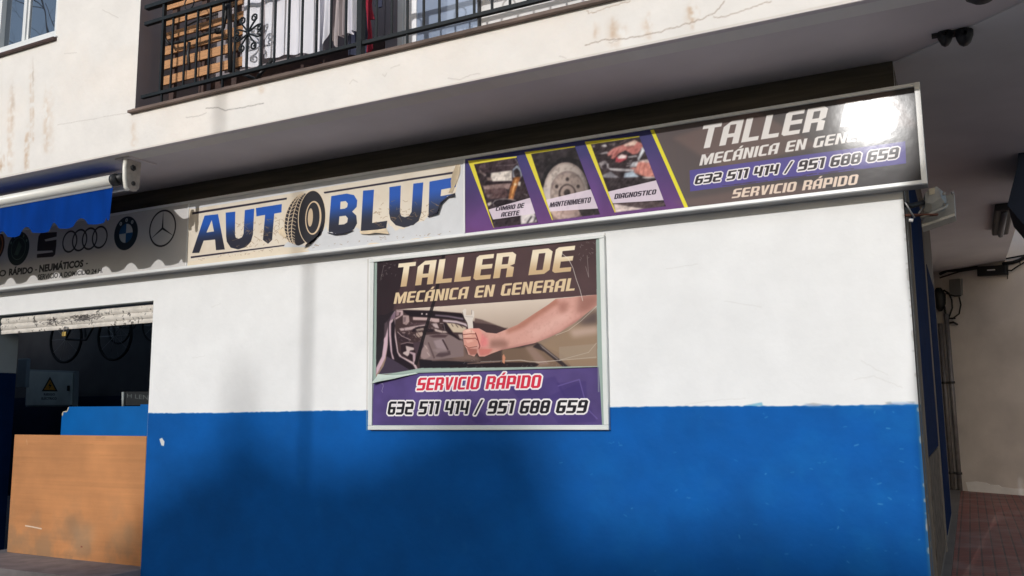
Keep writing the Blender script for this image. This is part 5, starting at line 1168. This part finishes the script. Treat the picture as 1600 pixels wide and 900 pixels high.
for (pt, pb2, lab) in (((1472, 505), (1489, 760), 'left of two upright steel pipes in the passage corner'), ((1482, 490), (1500, 762), 'right of two upright steel pipes in the passage corner')):
    t_ = thing('steel_pipe', lab, 'pipe', 'steel pipes in the passage corner'); a = bw(*pt, .12); b_ = bw(*pb2, .12)
    # straight, following the drawn position at its foot
    x_, y_ = b_.x, b_.y
    tube('pipe', [(x_, y_, .16), (x_, y_, a.z)], .04, M['conduit'], t_, 10)
    for z in (2.0, .45): tube('collar', [(x_, y_, z-.02), (x_, y_, z+.02)], .055, M['dark_metal'], t_, 10)
    pipes.append(t_)
# lamps under the ceiling
def atc(px, py, z=H-.02): return Vector(atz(px, py, z))
tw = thing('twin_spotlight', 'pair of black round spotlight heads fixed under the soffit near the passage', 'spotlight')
c3r = crop(1350, 0, 4)
for pts in (((445, 205), (480, 185), (520, 178), (556, 182), (560, 215), (548, 250), (530, 275), (505, 287), (480, 275), (460, 245)), ((568, 210), (580, 190), (620, 180), (684, 178), (684, 220), (672, 255), (650, 275), (622, 284), (592, 272), (575, 245))):
    ctr = np.mean(pts, 0); yv = -.33
    base = [Vector(at(*c3r(p)[0], yv)) for p in pts]; c_ = sum(base, Vector())/len(base); n = len(base)
    v = []; f = []
    for k, (s_, dy) in enumerate(((.35, -.075), (.75, -.06), (.97, -.03), (1., .0), (.9, .04), (.55, .07))):
        v += [c_+(p-c_)*s_+Vector((0, dy, 0)) for p in base]
        if k: f += [((k-1)*n+i, (k-1)*n+(i+1) % n, k*n+(i+1) % n, k*n+i) for i in range(n)]
    f += [tuple(range(n)), tuple(range(6*n-1, 5*n-1, -1))]
    obj('spotlight_head', v, f, M['lamp_black'], tw, True)
p = Vector(at(*c3r((560, 185))[0], -.33)); box('mount', p.x-.05, p.x+.05, -.38, -.28, p.z-.01, H-.014, M['lamp_black'], tw)
p = Vector(at(*c3r((435, 222))[0], -.36)); box('sensor', p.x-.012, p.x+.03, -.38, -.34, p.z-.015, p.z+.02, M['lamp_black'], tw)
p = atc(1534, -16); o_ = thing('ceiling_lamp', 'dark ceiling lamp just showing at the top edge above the passage', 'lamp')
v, f = tubevf([(p.x, p.y, H-.03), (p.x, p.y, H-.06), (p.x, p.y, H-.09)], [.07, .09, .05], 14); obj('lamp_bowl', v, f, M['lamp_black'], o_, True); box('base', p.x-.05, p.x+.05, p.y-.05, p.y+.05, H-.04, H-.013, M['lamp_black'], o_)
bt = thing('batten_light', 'unlit batten lamp on the passage ceiling near the blue awning edge', 'lamp')
a, b_ = atc(1569, 318), atc(1571, 358); box('housing', a.x-.10, a.x+.10, a.y, b_.y, H-.10, H-.013, M['dark_metal'], bt, b=.02); tube('tube_cover', [(a.x, a.y+.1, H-.115), (a.x, b_.y-.1, H-.115)], .035, M['junction'], bt, 8)
# navy awning edge at the right
sa = thing('side_awning', 'dark navy awning edge hanging at the right end of the passage ceiling', 'awning')
np_ = [at(1604, 100, 3.0), at(1597, 180, 3.0), at(1589, 262, 3.0), at(1579, 300, 3.0), at(1574, 321, 3.0), at(1604, 356, 3.0), at(1680, 400, 3.0), at(1680, 90, 3.0)]
prism('canopy', np_, (.1, 1.2, 0), mat('navy_canvas', (16, 30, 52), .8, .15, 4), sa)

# ================================================================== ACROSS THE STREET (out of view
sxh, szv = SUN.x/-SUN.y, SUN.z/-SUN.y
def src(xw, zw, dist): return (xw+sxh*dist, -dist, zw+szv*dist)
D0 = 62.0
hb_ = thing('far_house', 'ochre house with low tiled roof and chimney across the street', 'house')
prof = [(-16, -.6), (-8.6, -.2)]+[(at(x_, y_, 0)[0], at(x_, y_, 0)[2]) for x_, y_ in ((235, 800), (290, 768), (345, 735), (365, 706), (405, 704), (440, 735), (480, 750), (560, 756), (640, 722), (690, 676), (740, 664), (820, 674), (868, 760), (900, 858), (1000, 868), (1350, 868))]+[(0.0, .45), (.8, .45), (9, .3)]
pts = [Vector(src(x, z, D0)) for x, z in prof]
wall_pts = [Vector((p.x, p.y, p.z-.5)) for p in pts]
prism('wall', [Vector((pts[-1].x-.5, -D0-.3, GZ-.1)), Vector((pts[0].x+.5, -D0-.3, GZ-.1)), *[p+Vector((0, -.3, 0)) for p in wall_pts[1:-1]]], (0, -9, 0), M['far_wall'], hb_)
v = []; f = []
for p in pts: v += [p+Vector((0, .4, 0)), p+Vector((0, -9.6, .0)), p+Vector((0, .4, -.25)), p+Vector((0, -9.6, -.25))]
for i in range(len(pts)-1):
    a = 4*i; f += [(a, a+4, a+5, a+1), (a+2, a+3, a+7, a+6), (a, a+2, a+6, a+4), (a+1, a+5, a+7, a+3)]
obj('roof', v, f, M['roof_tile'], hb_)
c_ = src(-6.4, 1.25, D0); box('chimney', c_[0]-.08, c_[0]+.08, -D0-.7, -D0-.1, c_[2]-.6, c_[2]+.80, M['far_wall'], hb_)
for k in range(6):
    for r_ in range(4):
        x = pts[0].x+4+k*3.4; z = 2+r_*3.1
        if x < pts[-1].x-2:
            wv = box('window', x, x+1.1, -D0-.33, -D0-.28, z, z+1.5, M['shutter_brown'], hb_)
for (xw, zt_, rad, dist, kk) in ((-5.55, 6.2, .038, 20, 0),):
    t_ = thing('street_lamp', 'slim grey street lamp standing across the street', 'street lamp'); b_ = src(xw, 0, dist); top_ = zt_+szv*dist
    tube('pole', [(b_[0], -dist, GZ-.15), (b_[0], -dist, top_*.5), (b_[0], -dist, top_)], [rad*1.2, rad, rad*.8], M['alu_grey'], t_, 10)
    tube('lamp_arm', [(b_[0], -dist, top_), (b_[0]+.3, -dist+.4, top_+.3), (b_[0]+.4, -dist+1.2, top_+.35)], .03, M['alu_grey'], t_, 8)
    box('lamp_head', b_[0]+.3, b_[0]+.5, -dist+1.1, -dist+1.7, top_+.28, top_+.4, M['alu_grey'], t_, b=.03)
cy_ = thing('sun_blocker', 'narrow dark cypress out of view, added to keep sun off the passage floor', 'tree'); Dc = 13.  # unseen blocker, outline shaped to keep sun off the passage floor
v = []; f = []; zl_ = np.linspace(-3.4, 5.0, 46); nn_ = 28; gq = random.Random(5)
for i, z_ in enumerate(zl_):
    r_ = (.84 if z_ < 2.9 else .84-.14*min(1, (z_-2.9)/.2)) if z_ < 3.8 else .70*math.sqrt(max(0, 1-((z_-3.8)/1.25)**2))
    if z_ < -3.0: r_ = .35
    cc_ = src(.555, z_, Dc)
    for k in range(nn_):
        a = 2*math.pi*k/nn_; rr_ = max(.01, r_)*(1+gq.uniform(-.03, .03)+.03*math.sin(5*a+i*.7)); v.append((cc_[0]+rr_*math.cos(a), -Dc+rr_*math.sin(a), cc_[2]))
for i in range(len(zl_)-1):
    for k in range(nn_): f.append((i*nn_+k, i*nn_+(k+1) % nn_, (i+1)*nn_+(k+1) % nn_, (i+1)*nn_+k))
obj('crown', v, f, mat('sun_blocker_foliage', (44, 62, 36), .95, .4, 14, .8, 20), cy_)
c_ = src(.555, 0, Dc); tube('trunk', [(c_[0], -Dc, GZ-.2), (c_[0], -Dc, 2.0)], [.14, .1], M['bark'], cy_)
lh_ = thing('sky_blocker', 'tall plain ochre apartment block out of view, added to cut the low sky light', 'apartment block')
box('wall', -52, -15.2, -57, -43, GZ-.1, 23, M['far_wall'], lh_)  # unseen block added to lower the sky light on the shaded sign
for k in range(11):
    for r_ in range(7): box('window', -50+k*3.1, -48.8+k*3.1, -43, -42.96, 1.2+r_*3.1, 2.7+r_*3.1, M['shutter_brown'], lh_)
# bare street tree mirrored in the upper window
def bare_tree(x, y, h, seed, lab):
    g = random.Random(seed); t_ = thing('bare_tree', lab, 'tree', None); mb = MB(); tw_ = MB()
    def br(p, d, L, r, lv):
        n = 5; pts_ = [p]; q = p.copy(); dd = d.copy()
        for i in range(n):
            dd = (dd+Vector((g.gauss(0, .13), g.gauss(0, .13), g.gauss(0.04, .08)))).normalized(); q = q+dd*L/n; pts_.append(q.copy())
        rr = [r*(1-.5*i/n) for i in range(n+1)]
        (mb if lv < 2 else tw_).tube(pts_, rr, 7 if lv < 2 else 4)
        if lv < 5:
            for k in range(g.choice([3, 4]) if lv else 6):
                i_ = g.randint(2, n); ax = Vector((g.gauss(0, 1), g.gauss(0, 1), g.gauss(0, .5))).normalized()
                nd = (dd*.75+ax*.75).normalized(); nd.z = abs(nd.z)*.6+.12; br(pts_[i_], nd.normalized(), L*g.uniform(.55, .75), rr[i_]*.6, lv+1)
    br(Vector((x, y, GZ-.2)), Vector((0, 0, 1)), h*.36, .19, 0)
    mb.build('trunk', M['bark'], t_, True); tw_.build('crown', M['bark'], t_)
bare_tree(-17.2, -6.9, 17, 3, 'bare grey street tree standing beyond the road to the left')
bare_tree(-24, -11, 21, 8, 'second bare grey street tree further along the road')
